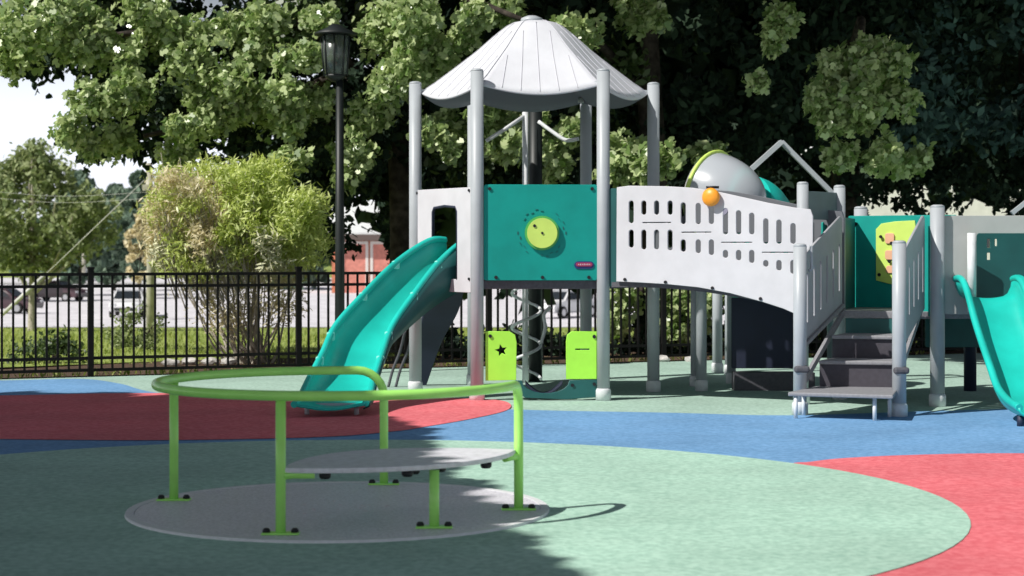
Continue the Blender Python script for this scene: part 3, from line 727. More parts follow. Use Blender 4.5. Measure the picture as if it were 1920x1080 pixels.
# posts so that one lands on x=170 and one on x=560
def fence_at(px):
    k = (px - 960) / F; X = k * (20.8 + .43 * 5.87) / (1 - .43 * k); return Vector((*fpt(X), 0))
pa, pb = fence_at(170), fence_at(560); bay = (pb - pa).length
proto = None; NP = 14
for i in range(-2, NP - 1):
    p = pa + FD * bay * i
    b = MB(); b.box((p.x, p.y, (PT + .05) / 2 + .0), (.065, .065, PT + .05), fang); b.box((p.x, p.y, PT + .06), (.08, .08, .02), fang)
    if i == -2: proto = b.build('fence_post', M['black'], fe, loc=(p.x, p.y, 0))
    else:
        o = proto.copy(); COL.objects.link(o); o.parent = fe; o.location = Vector((p.x, p.y, 0)) - FA
    if i == NP - 2: break
    if i == -2:
        b = MB(); n = 20
        for k in range(1, n):
            q = p + FD * bay * k / n; b.box((q.x, q.y, .07 + (PT - .075) / 2), (.024, .024, PT - .085), fang)
        for z in (PT - .015, PT - .155, .225, .085):
            c_ = p + FD * bay / 2; b.box((c_.x, c_.y, z), (bay - .068, .036, .036), fang)
        pproto = b.build('fence_panel', M['black'], fe, loc=(p.x, p.y, 0))
    else:
        o = pproto.copy(); COL.objects.link(o); o.parent = fe; o.location = Vector((p.x, p.y, 0)) - FA

# ================================================================== LAMP POST
lx, ld = wx(637, 21.6), 21.6
lp = empty('street_lamp', (lx, ld, .012), 'tall black lamp post with round capped lantern in front of the trees', 'street lamp')
zt = wz(150, ld)
b = MB(); b.tube([(lx, ld, .012), (lx, ld, 1.5), (lx, ld, zt)], [.062, .055, .045], 16); b.lathe((lx, ld, 0), [(.14, .014), (.14, .10), (.09, .22), (.07, .5), (.065, .6)], 20); b.build('lamp_pole', M['lampblack'], lp)
cx_ = lx - .05
b = MB(); b.lathe((cx_, ld, 0), [(.05, zt - .02), (.12, zt + .03), (.13, zt + .06)], 20); b.build('lantern_base', M['lampblack'], lp); b = MB(); b.lathe((cx_, ld, 0), [(.255, wz(66, ld)), (.25, wz(62, ld)), (.10, wz(52, ld)), (.05, wz(46, ld))], 28)
b.build('lamp_cap', M['lampblack'], lp)
b = MB(); b.lathe((cx_, ld, 0), [(.13, zt + .065), (.165, wz(68, ld))], 24); b.build('lantern_glass', M['glass'], lp)
b = MB()
for k in range(8):
    a = k * math.pi / 4; b.tube([(cx_ + .137 * math.cos(a), ld + .137 * math.sin(a), zt + .05), (cx_ + .172 * math.cos(a), ld + .172 * math.sin(a), wz(67, ld))], .010, 6)
b.build('lantern_frame', M['lampblack'], lp)

# ================================================================== FOLIAGE
SUN = Vector((-.62, -.40, .735)).normalized()
MAPLE = np.array([(0, -.5), (.30, -.42), (.5, -.05), (.22, .02), (.30, .38), (.0, .55), (-.30, .38), (-.22, .02), (-.5, -.05), (-.30, -.42)], float)
OVAL = np.array([(0, -.5), (.26, -.1), (.18, .3), (0, .55), (-.18, .3), (-.26, -.1)], float)
NARROW = np.array([(0, -.5), (.13, 0), (0, .6), (-.13, 0)], float)
QUADL = np.array([(-.4, -.35), (.35, -.45), (.45, .35), (-.3, .45)], float)
def leaves(centres, size, shape, bias=.7, droop=.35, svar=.35, biasdir=None):
    n = len(centres); k = len(shape)
    bd = np.array(biasdir if biasdir is not None else SUN)
    N = rng.normal(size=(n, 3)) * .75 + bd * bias; N /= np.linalg.norm(N, axis=1)[:, None]
    T = rng.normal(size=(n, 3)) + np.array([0, 0, -1.0]) * droop * 2; T -= N * (T * N).sum(1)[:, None]; T /= np.linalg.norm(T, axis=1)[:, None]
    Bv = np.cross(N, T); s = size * (1 + svar * rng.uniform(-1, 1, n))
    v = centres[:, None, :] + (Bv[:, None, :] * shape[None, :, 0, None] + T[:, None, :] * shape[None, :, 1, None]) * s[:, None, None]
    # fold leaf a little
    v += N[:, None, :] * (np.abs(shape[:, 0]) * .35)[None, :, None] * s[:, None, None]
    return v.reshape(-1, 3), k
def leafmesh(name, chunks, mats):
    V = []; tot = []; mi = []
    for (v, k, m) in chunks:
        V.append(v); c = len(v) // k; tot += [k] * c; mi += [m] * c
    V = np.concatenate(V); tot = np.array(tot, np.int32); st = np.concatenate([[0], np.cumsum(tot)[:-1]]).astype(np.int32)
    me = bpy.data.meshes.new(name); me.vertices.add(len(V)); me.vertices.foreach_set('co', V.astype(np.float32).ravel())
    me.loops.add(len(V)); me.loops.foreach_set('vertex_index', np.arange(len(V), dtype=np.int32))
    me.polygons.add(len(tot)); me.polygons.foreach_set('loop_start', st); me.polygons.foreach_set('loop_total', tot)
    me.polygons.foreach_set('material_index', np.array(mi, np.int32)); me.update(calc_edges=True); me.validate()
    for m in mats: me.materials.append(m)
    return me
def clump(c, r, n, tw=9, flat=.8):
    """leaf centres gathered on hanging sprays inside one clump"""
    c = np.array(c); m = max(1, n // tw)
    tc = rng.normal(size=(m, 3)); tc /= np.linalg.norm(tc, axis=1)[:, None]; tc *= (rng.uniform(.15, 1, m) ** .5)[:, None] * r
    tc *= rng.uniform(.65, 1.35, 3); tc[:, 2] *= flat
    tc[: m // 8] *= 1.45
    p = np.repeat(tc, tw, 0) + rng.normal(size=(m * tw, 3)) * np.array([.09, .09, .12]) * max(.5, r * 1.6)
    return c + p
def inpoly(x, y, poly):
    c = False; n = len(poly)
    for i in range(n):
        x1, y1 = poly[i]; x2, y2 = poly[(i + 1) % n]
        if (y1 > y) != (y2 > y) and x < (x2 - x1) * (y - y1) / (y2 - y1) + x1: c = not c
    return c
def near_gap(x, y): return abs(x - 1375) < 38 and abs(y - 45) < 34
def scatter(poly, n, d0, d1):
    xs = [p[0] for p in poly]; ys = [p[1] for p in poly]; out = []
    while len(out) < n:
        x = random.uniform(min(xs), max(xs)); y = random.uniform(min(ys), max(ys))
        if inpoly(x, y, poly) and not near_gap(x, y): out.append(at(x, y, random.uniform(d0, d1)))
    return out
def crown_obj(name, chunks, mats, parent): return link_mesh(name, leafmesh(name, chunks, mats), None, parent)
def limb(mb, pts, r0, r1, seg=10):
    P = catmull(pts, 5); n = len(P); mb.tube(P, [r0 + (r1 - r0) * i / (n - 1) for i in range(n)], seg)

# --- big tree behind the lamp (tree A)
polyA = [(-220, -200), (-220, 110), (-20, 118), (60, 135), (95, 180), (120, 235), (105, 262), (160, 282), (265, 292), (330, 305), (430, 300), (560, 310), (600, 330), (760, 330), (800, -200)]
bx = wx(748, 27.5)
ta = empty('broadleaf_tree', (bx, 27.5, -.08), 'large broadleaf tree with pale sunlit leaves hanging over the left fence behind the lamp post', 'tree')
mb = MB(); limb(mb, [(bx, 27.5, -.1), (bx + .05, 27.5, 1.6), (bx - .02, 27.4, 3.4), (bx - .2, 27.2, 6.0), (bx, 27, 9)], .21, .12, 14); mb.build('trunk', M['bark'], ta)
mb = MB()
for (e1, e2) in (((-3.6, 26.2, 4.8), (-6.4, 25.4, 4.4)), ((-2.9, 28.5, 4.2), (-4.6, 29.0, 3.3)), ((-1.2, 25.6, 5.2), (.2, 24.6, 4.6)), ((-3.4, 26.4, 3.6), (-5.2, 25.6, 3.1)), ((-.6, 28.6, 4.4), (1.0, 28.9, 4.4))):
    limb(mb, [(bx - .12, 27.35, 3.3), ((bx + e1[0]) / 2, (27.3 + e1[1]) / 2, e1[2] * .93), e1, e2], .14, .03, 8)
mb.build('limb', M['bark'], ta)
ch = []
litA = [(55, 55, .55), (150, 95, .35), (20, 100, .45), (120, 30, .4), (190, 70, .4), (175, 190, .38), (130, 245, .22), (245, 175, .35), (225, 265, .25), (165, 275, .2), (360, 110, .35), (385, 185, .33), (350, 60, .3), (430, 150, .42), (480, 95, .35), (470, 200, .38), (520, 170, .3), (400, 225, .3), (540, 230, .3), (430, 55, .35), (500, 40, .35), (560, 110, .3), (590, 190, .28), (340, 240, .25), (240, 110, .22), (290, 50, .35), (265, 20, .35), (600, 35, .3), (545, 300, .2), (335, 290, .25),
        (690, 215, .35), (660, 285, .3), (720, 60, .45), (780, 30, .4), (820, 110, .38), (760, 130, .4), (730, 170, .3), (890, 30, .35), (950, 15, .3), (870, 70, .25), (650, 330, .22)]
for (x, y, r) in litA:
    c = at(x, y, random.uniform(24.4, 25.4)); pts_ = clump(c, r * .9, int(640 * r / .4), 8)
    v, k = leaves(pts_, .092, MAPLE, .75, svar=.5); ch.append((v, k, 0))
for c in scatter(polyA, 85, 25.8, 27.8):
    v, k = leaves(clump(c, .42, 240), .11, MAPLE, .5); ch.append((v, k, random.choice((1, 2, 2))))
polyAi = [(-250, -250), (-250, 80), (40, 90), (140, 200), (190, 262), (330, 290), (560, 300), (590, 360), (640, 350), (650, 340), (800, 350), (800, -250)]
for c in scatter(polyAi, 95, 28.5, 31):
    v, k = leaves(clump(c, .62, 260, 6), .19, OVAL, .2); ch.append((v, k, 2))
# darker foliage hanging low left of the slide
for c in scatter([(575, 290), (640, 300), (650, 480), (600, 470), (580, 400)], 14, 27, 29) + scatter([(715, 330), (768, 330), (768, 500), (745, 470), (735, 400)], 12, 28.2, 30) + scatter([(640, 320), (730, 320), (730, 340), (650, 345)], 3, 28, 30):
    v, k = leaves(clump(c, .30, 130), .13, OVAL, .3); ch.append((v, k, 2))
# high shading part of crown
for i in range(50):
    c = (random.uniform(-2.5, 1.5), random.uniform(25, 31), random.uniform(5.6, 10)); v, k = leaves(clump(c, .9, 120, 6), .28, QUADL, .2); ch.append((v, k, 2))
crown_obj('crown', ch, [M['leaf_lit'], M['leaf_mid'], M['leaf_shade']], ta)

def tree(name, label, cat, base, htop, rtrunk, chunks, mats, limbs=(), barkm='bark', group=None):
    t = empty(name, base, label, cat, group)
    mb = MB(); bx_, by_, bz_ = base
    limb(mb, [(bx_, by_, bz_ - .1), (bx_ + .05, by_, bz_ + htop * .3), (bx_ - .05, by_, bz_ + htop * .65), (bx_, by_, bz_ + htop)], rtrunk, rtrunk * .35, 12)
    mb.build('trunk', M[barkm], t)
    if limbs:
        mb = MB()
        for (p0, p1, p2, r0) in limbs: limb(mb, [p0, p1, p2], r0, r0 * .25, 8)
        mb.build('limb', M[barkm], t)
    crown_obj('crown', chunks, mats, t)
    return t
# --- tree B, behind the tower
ch = []
litB = [(1080, 60, .3), (1075, 100, .22), (1195, 20, .35), (1225, 35, .22), (840, 230, .22), (800, 250, .22), (930, 240, .35), (955, 270, .3), (1030, 285, .28), (1040, 320, .22), (900, 215, .2), (1075, 250, .2), (1180, 290, .32), (1235, 300, .25), (1160, 320, .22), (1000, 215, .18), (1210, 320, .2), (1330, 305, .22), (840, 280, .15)]
for (x, y, r) in litB:
    c = at(x, y, random.uniform(24.8, 25.6)); v, k = leaves(clump(c, r, int(480 * r / .4), 7), .115, MAPLE, .8); ch.append((v, k, 0))
for (x, y, r) in ((1165, 555, .35), (1155, 600, .25), (1255, 560, .30), (1290, 590, .35), (1320, 560, .25), (1265, 620, .25)):
    c = at(x, y, 25.6); v, k = leaves(clump(c, r, int(380 * r / .4), 7), .10, MAPLE, .7); ch.append((v, k, 0))
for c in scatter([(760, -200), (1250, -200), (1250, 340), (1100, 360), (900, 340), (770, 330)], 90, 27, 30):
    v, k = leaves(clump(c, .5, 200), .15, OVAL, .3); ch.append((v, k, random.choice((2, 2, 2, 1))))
for i in range(90):  # high foliage out of view, added to shade the trees below
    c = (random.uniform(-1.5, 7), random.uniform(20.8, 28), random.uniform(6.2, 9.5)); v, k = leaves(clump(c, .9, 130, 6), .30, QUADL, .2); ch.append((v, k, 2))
tree('broadleaf_tree', 'broadleaf tree with sprays of pale leaves seen through and above the hexagonal tower roof', 'tree', (2.1, 27.5, -.1), 8, .28, ch, [M['leaf_lit'], M['leaf_mid'], M['leaf_shade']],
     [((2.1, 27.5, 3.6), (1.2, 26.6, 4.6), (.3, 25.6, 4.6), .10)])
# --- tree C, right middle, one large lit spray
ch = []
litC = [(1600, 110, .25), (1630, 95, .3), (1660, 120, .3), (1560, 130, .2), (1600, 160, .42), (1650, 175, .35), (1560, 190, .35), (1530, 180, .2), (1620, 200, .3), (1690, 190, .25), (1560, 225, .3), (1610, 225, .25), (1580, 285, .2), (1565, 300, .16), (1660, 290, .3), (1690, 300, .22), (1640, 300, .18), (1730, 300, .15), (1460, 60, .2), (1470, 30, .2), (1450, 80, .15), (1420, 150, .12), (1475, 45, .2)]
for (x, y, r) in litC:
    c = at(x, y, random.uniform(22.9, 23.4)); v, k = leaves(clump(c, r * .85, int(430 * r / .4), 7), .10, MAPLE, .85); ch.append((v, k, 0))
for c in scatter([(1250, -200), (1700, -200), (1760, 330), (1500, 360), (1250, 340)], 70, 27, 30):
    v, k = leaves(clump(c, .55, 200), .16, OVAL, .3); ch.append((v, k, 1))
for i in range(70):  # unseen overhead leaves, added to keep this tree dark
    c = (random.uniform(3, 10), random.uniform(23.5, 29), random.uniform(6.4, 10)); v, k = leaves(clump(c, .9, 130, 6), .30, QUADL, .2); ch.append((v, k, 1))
tree('broadleaf_tree', 'broadleaf tree with one big sunlit leafy spray against dark shade above the steps', 'tree', (5.2, 28.5, -.1), 8, .3, ch, [M['leaf_lit'], M['leaf_shade']],
     [((5.2, 28.5, 3.9), (5.0, 26.0, 4.8), (4.6, 24.0, 4.0), .10)])
# --- tree D far right, dark blue-green
ch = []
for c in scatter([(1585, 345), (1930, 345), (1930, 400), (1585, 405)], 34, 27.5, 29):
    v, k = leaves(clump(c, .16, 34, 5), .12, OVAL, .5); ch.append((v, k, 1))
for c in scatter([(1650, -200), (2150, -200), (2150, 350), (1900, 350), (1700, 330), (1680, 250)], 95, 27, 31):
    v, k = leaves(clump(c, .6, 260, 8), .15, OVAL, .7); ch.append((v, k, random.choice((0, 0, 1))))
tree('broadleaf_tree', 'shaded blue-green tree filling the upper right corner beyond the slide', 'tree', (8.6, 30, -.12), 8, .3, ch, [M['leaf_blue'], M['leaf_shade']])
# --- deep wood behind
ch = []

polyW = [(740, -300), (1330, -300), (1345, 20), (1350, 75), (1400, 70), (1405, -300), (2300, -300), (2300, 285), (1950, 290), (1800, 285), (1700, 290), (1600, 290), (1520, 380), (1480, 440), (1100, 480), (780, 480)]
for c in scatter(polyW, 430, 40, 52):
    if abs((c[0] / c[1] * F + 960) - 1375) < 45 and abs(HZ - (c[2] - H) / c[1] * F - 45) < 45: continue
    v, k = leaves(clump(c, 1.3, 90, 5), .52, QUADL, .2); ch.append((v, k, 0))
w = crown_obj('woodland', ch, [M['leaf_shade']], None); tag(w, 'deep shaded mass of woodland foliage behind the playground trees', 'woodland', kind='stuff')
# --- undergrowth right, dark shrubs behind the fence
def shrub(label, px, D, w, h, n, m, size=.10, z0=-.05, lift=0, shape=OVAL, group=None, stems=5, bias=.5, cls='shrub'):
    X = wx(px, D); ch = []; cs = []
    for i in range(n):
        a = random.uniform(0, 6.28); r = random.random() ** .5; zz = random.random()
        c = (X + w / 2 * r * math.cos(a), D + w / 3 * r * math.sin(a), z0 + lift + (h - lift) * zz * (1 - .25 * r)); cs.append(c)
        v, k = leaves(clump(c, .2 * max(.8, h / 1.5), 70, 7), size, shape, bias); ch.append((v, k, 0))
    t = empty(cls, (X, D, z0), label, cls.replace('_', ' '), group)
    mb = MB()
    for i in range(stems):
        c = random.choice(cs); limb(mb, [(X + random.uniform(-.08, .08), D, z0 - .05), ((X + c[0]) / 2, (D + c[1]) / 2, z0 + (c[2] - z0) * .5), c], .022, .006, 6)
    mb.build('stem', M['bark'], t); crown_obj('foliage', ch, [M[m]], t)
    return t
shrub('dark low bush in deep shade behind the fence just right of the tower', 1215, 26.2, 1.6, 1.0, 26, 'leaf_shade')
shrub('dark bush behind the fence between the bridge posts', 1400, 26.6, 2.2, 1.2, 34, 'leaf_shade')
shrub('dark bush behind the fence under the far end of the steps', 1620, 27, 2.4, 1.1, 34, 'leaf_shade')
shrub('dark bush beyond the fence under the right slide platform', 1820, 27.6, 2.6, 1.1, 36, 'leaf_blue')
shrub('low dark shrub beyond the fence seen below the star panel', 880, 25.6, 1.6, .42, 18, 'leaf_shade')
shrub('low dark shrub beyond the fence seen between the two lime panels', 1030, 25.8, 1.2, .34, 16, 'leaf_shade')
shrub('small green shrub on the lawn by the first fence post', 260, 30, .9, .55, 14, 'leaf_far', .07)
shrub('small mid green shrub at the left end of the fence', 90, 24.2, .8, .45, 12, 'leaf_mid', .07)
# --- big yellow-green multi-stem shrub
D0 = 23.9; X0 = wx(470, D0)
ys = empty('flowering_shrub', (X0, D0, -.07), 'tall yellow-green shrub with many bare stems and a rusty patch on its left side', 'shrub')
ch = []; cs = []
polyS = [(292, 350), (302, 325), (330, 338), (352, 312), (378, 330), (410, 298), (440, 325), (478, 290), (500, 318), (540, 308), (556, 345), (590, 372), (600, 420), (600, 470), (575, 510), (500, 505), (400, 515), (320, 505), (290, 470), (282, 400)]
for i in range(250):
    c = scatter(polyS, 1, 23.1, 24.7)[0]; cs.append(c)
    px_, py_ = c[0] / c[1] * F + 960, HZ - (c[2] - H) / c[1] * F
    rust = px_ < 430 and 340 < py_ < 470 and random.random() < .75
    pale = py_ > 440 and random.random() < .5
    v, k = leaves(clump(c, random.uniform(.10, .24), 120, 5), .10, NARROW, .7, -.35 if not pale else .3); ch.append((v, k, 1 if rust else (2 if pale and px_ < 520 else 0)))
for c in scatter([(330, 505), (560, 505), (560, 600), (420, 610), (350, 560)], 70, 23.4, 24.4):
    v, k = leaves(clump(c, .2, 36, 4), .08, NARROW, .6); ch.append((v, k, 1))
crown_obj('foliage', ch, [M['leaf_lime'], M['leaf_rust'], mat('pale_dry_leaf', (.55, .55, .36), .8)], ys)
mb = MB(); base0 = gp(485, 668)
for i in range(46):
    c = random.choice(cs); bxx = X0 + random.uniform(-.22, .3)
    limb(mb, [(bxx, D0 + random.uniform(-.1, .1), -.1), (bxx * .6 + c[0] * .4, (D0 + c[1]) / 2, .45 + random.uniform(-.1, .1)), c], random.uniform(.012, .028), .004, 6)
for i in range(60):
    x0 = wx(random.uniform(292, 440), 23.6); z0 = random.uniform(1.2, 1.9); limb(mb, [(x0 + .25, 23.5, z0 - .5), (x0 + .1, 23.4, z0), (x0 - random.uniform(0, .1), 23.3, z0 + random.uniform(.4, .9))], .010, .004, 5)
mb.build('stem', M['barkpale'], ys)
# --- tree off frame to the left that shades the foreground
ch = []
shade = [(-.95, 14.8), (-.52, 11.8), (-.25, 9.8), (.12, 8.2), (.6, 6), (1.3, 3), (-8, 3), (-11, 10), (-9, 18.0), (-4.5, 18.3), (-2.9, 18.1), (-2.3, 17), (-1.7, 16)]
n_ = 0
edge_ = [(-2.9, 18.3), (-1.25, 15.6), (-.95, 14.8), (-.60, 11.8), (-.33, 9.8), (.04, 8.2), (.5, 6), (1.2, 3)]
for (ax_, ay_), (bx2, by2) in zip(edge_, edge_[1:]):
    m_ = int(math.hypot(bx2 - ax_, by2 - ay_) / .11)
    for k_ in range(m_):
        for h in (6.3, 7.0):
            x = ax_ + (bx2 - ax_) * k_ / m_ - .12; y = ay_ + (by2 - ay_) * k_ / m_; h += random.uniform(-.25, .25)
            v, k = leaves(clump((x - h * .8436, y - h * .5442, h), .17, 60, 6), .2, QUADL, 1.0); ch.append((v, k, 0))
shade = [(x - .45 if x > -2 else x, y) for x, y in shade]
for (qx, qy) in ((-2.4, 14.7), (-2.1, 14.9), (-2.7, 14.5), (-2.4, 14.3), (-2.2, 15.2), (-2.8, 15.0), (-2.0, 14.5)):
    for h in (6.6, 7.6):
        v, k = leaves(clump((qx - h * .8436, qy - h * .5442, h), .3, 120, 6), .24, QUADL, 1.0); ch.append((v, k, 0))
while n_ < 1550:
    x, y = random.uniform(-11, 2), random.uniform(3, 18.4)
    if not inpoly(x, y, shade): continue
    h = random.uniform(6.0, 9.5); n_ += 1
    c = (x - h * .8436, y - h * .5442, h); v, k = leaves(clump(c, .36, 140, 7), .24, QUADL, 1.0); ch.append((v, k, 0))
tree('broadleaf_tree', 'spreading broadleaf tree beside the playground at the left, outside the photo, shading the spinner', 'tree', (-12.5, 5.2, -.05), 7.5, .35, ch, [M['leaf_mid']],
     [((-12.5, 5.2, 4), (-10, 5, 6.0), (-7.5, 5.5, 7.5), .15), ((-12.5, 5.2, 4), (-13, 7.5, 6.2), (-13, 9, 7.5), .15), ((-12.5, 5.2, 4), (-11, 3, 6.2), (-9, 1, 7.5), .15)])

# ================================================================== FAR BACKGROUND
def fartree(label, px, ytop, ybot, wpx, D, m, n=70, size=.5, limbs=False, group='trees across the far side of the road', shape=QUADL, trunk='bark', cls='tree'):
    z0 = terr(D); X = wx(px, D); zt_ = wz(ytop, D); zb_ = wz(ybot, D); w = wpx * D / F; ch = []; cs = []
    for i in range(n):
        a = random.uniform(0, 6.28); f_ = random.random(); r = (1 - abs(2 * f_ - .85) ** 2.2) if abs(2 * f_ - .85) < 1 else .1
        rr_ = r * random.random() ** .4
        c = (X + w / 2 * rr_ * math.cos(a), D + w / 3 * rr_ * math.sin(a), zb_ + (zt_ - zb_) * f_); cs.append(c)
        v, k = leaves(clump(c, w * .09, 60, 6), size, shape, .5); ch.append((v, k, 0))
    t = empty('tree', (X, D, z0), label, 'tree', group)
    mb = MB(); limb(mb, [(X, D, z0 - .1), (X, D, (z0 + zb_) / 2), (X, D, zb_ + (zt_ - zb_) * .6)], w * .03, w * .01, 8); mb.build('trunk', M[trunk], t)
    if limbs:
        mb = MB()
        for i in range(16):
            c = random.choice(cs); zz = random.uniform(z0 + 1, zb_ + 1.5); limb(mb, [(X, D, zz), ((X + c[0]) / 2, D - .3, (zz + c[2]) / 2 - .2), (c[0], c[1] - .6, c[2])], .10, .03, 6)
        mb.build('limb', M[trunk], t)
    crown_obj('crown', ch, [M[m]], t)
fartree('pale-branched green tree at the far left edge across the lot', 60, 285, 500, 320, 75, 'leaf_far', 210, .24, True, trunk='barkpale', shape=OVAL)
fartree('grey-green tree just right of the pale-branched one', 150, 335, 520, 170, 150, 'leaf_farteal', 70, .7)
fartree('dark tree left of the pale utility pole', 215, 358, 520, 130, 170, 'leaf_farteal', 60, .8)
fartree('dark round tree directly behind the utility pole', 262, 330, 520, 120, 140, 'leaf_farteal', 60, .65)
fartree('brownish thin tree beside the tall yellow-green shrub', 262, 400, 525, 60, 95, 'leaf_rust', 30, .2)
fartree('green tree behind the left part of the yellow-green shrub', 400, 345, 530, 240, 180, 'leaf_farteal', 80, .8)
fartree('green tree beyond the yellow-green shrub toward the lamp post', 560, 340, 530, 200, 175, 'leaf_farteal', 70, .8)
fartree('tree at the far left beyond the lot', -60, 300, 500, 200, 130, 'leaf_far', 60, .6)
ch = []
for i in range(260):
    D = random.uniform(330, 420); px_ = random.uniform(-200, 2100); zt_ = terr(D) + random.uniform(.5, 10)
    v, k = leaves(clump((wx(px_, D), D, zt_), 3.0, 60, 6), 1.5, QUADL, .4); ch.append((v, k, 0))
w = crown_obj('far_woodland', ch, [M['leaf_farteal']], None); tag(w, 'distant band of green trees on the skyline beyond the road', 'woodland', kind='stuff')
# utility pole
D = 42; X = wx(283, D); up = empty('utility_pole', (X, D, terr(D)), 'pale weathered wooden utility pole at the left edge of the yellow-green shrub', 'utility pole')
mb = MB(); mb.tube([(X, D, terr(D) - .1), (X, D, 1.5), (wx(279, D), D, wz(306, D))], [.12, .095, .075], 12); mb.build('pole_shaft', M['pole'], up)
mb = MB(); mb.box((wx(276, D), D - .12, wz(352, D)), (.16, .1, .14)); mb.build('bracket', M['pole'], up)
g1 = MB(); g1.tube([at(4, 590, 50), at(84, 516, 50)], .055, 8); g1.tube([at(84, 516, 50), at(300, 310, 50)], .012, 6); o = g1.build('guy_wire', M['wire'], None)
tag(o, 'slanting pale guy wire with thick lower guard behind the left end of the fence', 'guy wire')
g1 = MB()
for yy in (362, 374):
    g1.tube(catmull([at(-60, yy - 8, 42), at(110, yy + 6, 42.2), at(279, yy - 2, 42)], 6), .004, 5)
o = g1.build('power_line', M['wire'], None); tag(o, 'thin pale power lines running left from the utility pole', 'power line')
g1 = MB(); g1.tube([at(157, 515, 120), at(157, 436, 120)], .12, 8); g1.box(at(157, 434, 120), (.5, .5, .2)); o = g1.build('light_pole', M['pole'], None); tag(o, 'thin pale light pole standing in the distant parking lot', 'light pole')
# brick garage building
D = 160; z0 = terr(D); X0_, X1_ = wx(622, D), wx(742, D)
gb = empty('garage_building', ((X0_ + X1_) / 2, D, z0), 'red brick garage building with pale roof and white framed doors right of the lamp post', 'building')
mb = MB(); mb.box(((X0_ + X1_) / 2, D + 4, (z0 + wz(440, D)) / 2), (X1_ - X0_, 8, wz(440, D) - z0)); mb.build('wall', M['brick'], gb)
for (a, c_) in ((645, 686), (699, 736)):
    xa, xb = wx(a, D), wx(c_, D); zt_ = wz(458, D)
    mb = MB(); mb.box(((xa + xb) / 2, D - .04, (z0 + zt_) / 2), (xb - xa, .06, zt_ - z0)); dr = mb.build('garage_door', M['doorred'], gb)
    mb = MB(); mb.box((xa - .1, D - .08, (z0 + zt_) / 2), (.25, .12, zt_ - z0)); mb.box((xb + .1, D - .08, (z0 + zt_) / 2), (.25, .12, zt_ - z0)); mb.box(((xa + xb) / 2, D - .08, zt_ + .13), (xb - xa + .45, .12, .25)); mb.build('door_frame', M['trim'], dr)
mb = MB(); xa, xb = X0_ - .8, X1_ + .6; zr = wz(436, D); zr2 = wz(372, D)
mb.add([(xa, D - .9, zr), (xb, D - .9, zr), (xb, D + 8, zr2), (xa, D + 8, zr2), (xa, D - .9, zr - .3), (xb, D - .9, zr - .3), (xb, D + 8, zr2 - .3), (xa, D + 8, zr2 - .3)], [(0, 1, 2, 3), (7, 6, 5, 4), (0, 4, 5, 1), (1, 5, 6, 2), (2, 6, 7, 3), (3, 7, 4, 0)])
mb.build('roof', M['roofpale'], gb)
mb = MB(); mb.box(((xa + xb) / 2, D - .93, zr - .45), (xb - xa, .08, .55)); mb.build('fascia', mat('brown_fascia', (.12, .09, .08), .8), gb)
# pale house behind the right trees
def house(label, xp0, xp1, ytop, yroof, D, m, wins, name='house'):
    z0 = terr(D); xa, xb = wx(xp0, D), wx(xp1, D); zt_ = wz(ytop, D)
    h = empty(name, ((xa + xb) / 2, D, z0), label, 'building')
    mb = MB(); mb.box(((xa + xb) / 2, D + 4, (z0 + zt_) / 2), (xb - xa, 8, zt_ - z0)); mb.build('wall', M[m], h)
    mb = MB(); zr = wz(yroof, D); y0, y1, ym = D - .5, D + 8.5, D + 4
    mb.add([(xa - .4, y0, zt_ + .02), (xb + .4, y0, zt_ + .02), (xb + .4, y1, zt_ + .02), (xa - .4, y1, zt_ + .02), (xa - .4, ym, zr), (xb + .4, ym, zr)], [(0, 1, 5, 4), (2, 3, 4, 5), (3, 0, 4), (1, 2, 5), (3, 2, 1, 0)]); mb.build('roof', M['roofpale'], h)
    for (wx0, wx1, wy0, wy1) in wins:
        a, c_ = wx(wx0, D), wx(wx1, D); t0_, b0_ = wz(wy0, D), wz(wy1, D)
        mb = MB(); mb.box(((a + c_) / 2, D - .03, (t0_ + b0_) / 2), (c_ - a, .06, t0_ - b0_)); mb.build('window', M['carglass'], h)
house('long white house glimpsed between dark leaves above the teal panels', 1540, 2150, 290, 240, 75, 'housew', [(1640, 1665, 425, 465), (1830, 1855, 425, 465)])
house('low pale building in the far distance left of the utility pole', 112, 150, 482, 476, 230, 'housew', [(120, 128, 488, 495)], 'building')
house('long low grey roofed building behind the distant light pole', 186, 246, 490, 483, 250, 'concrete', [(195, 205, 493, 498)], 'building')
house('pale shed in the distance beyond the tower legs', 900, 1120, 500, 485, 250, 'housew', [(950, 970, 506, 520)], 'building')
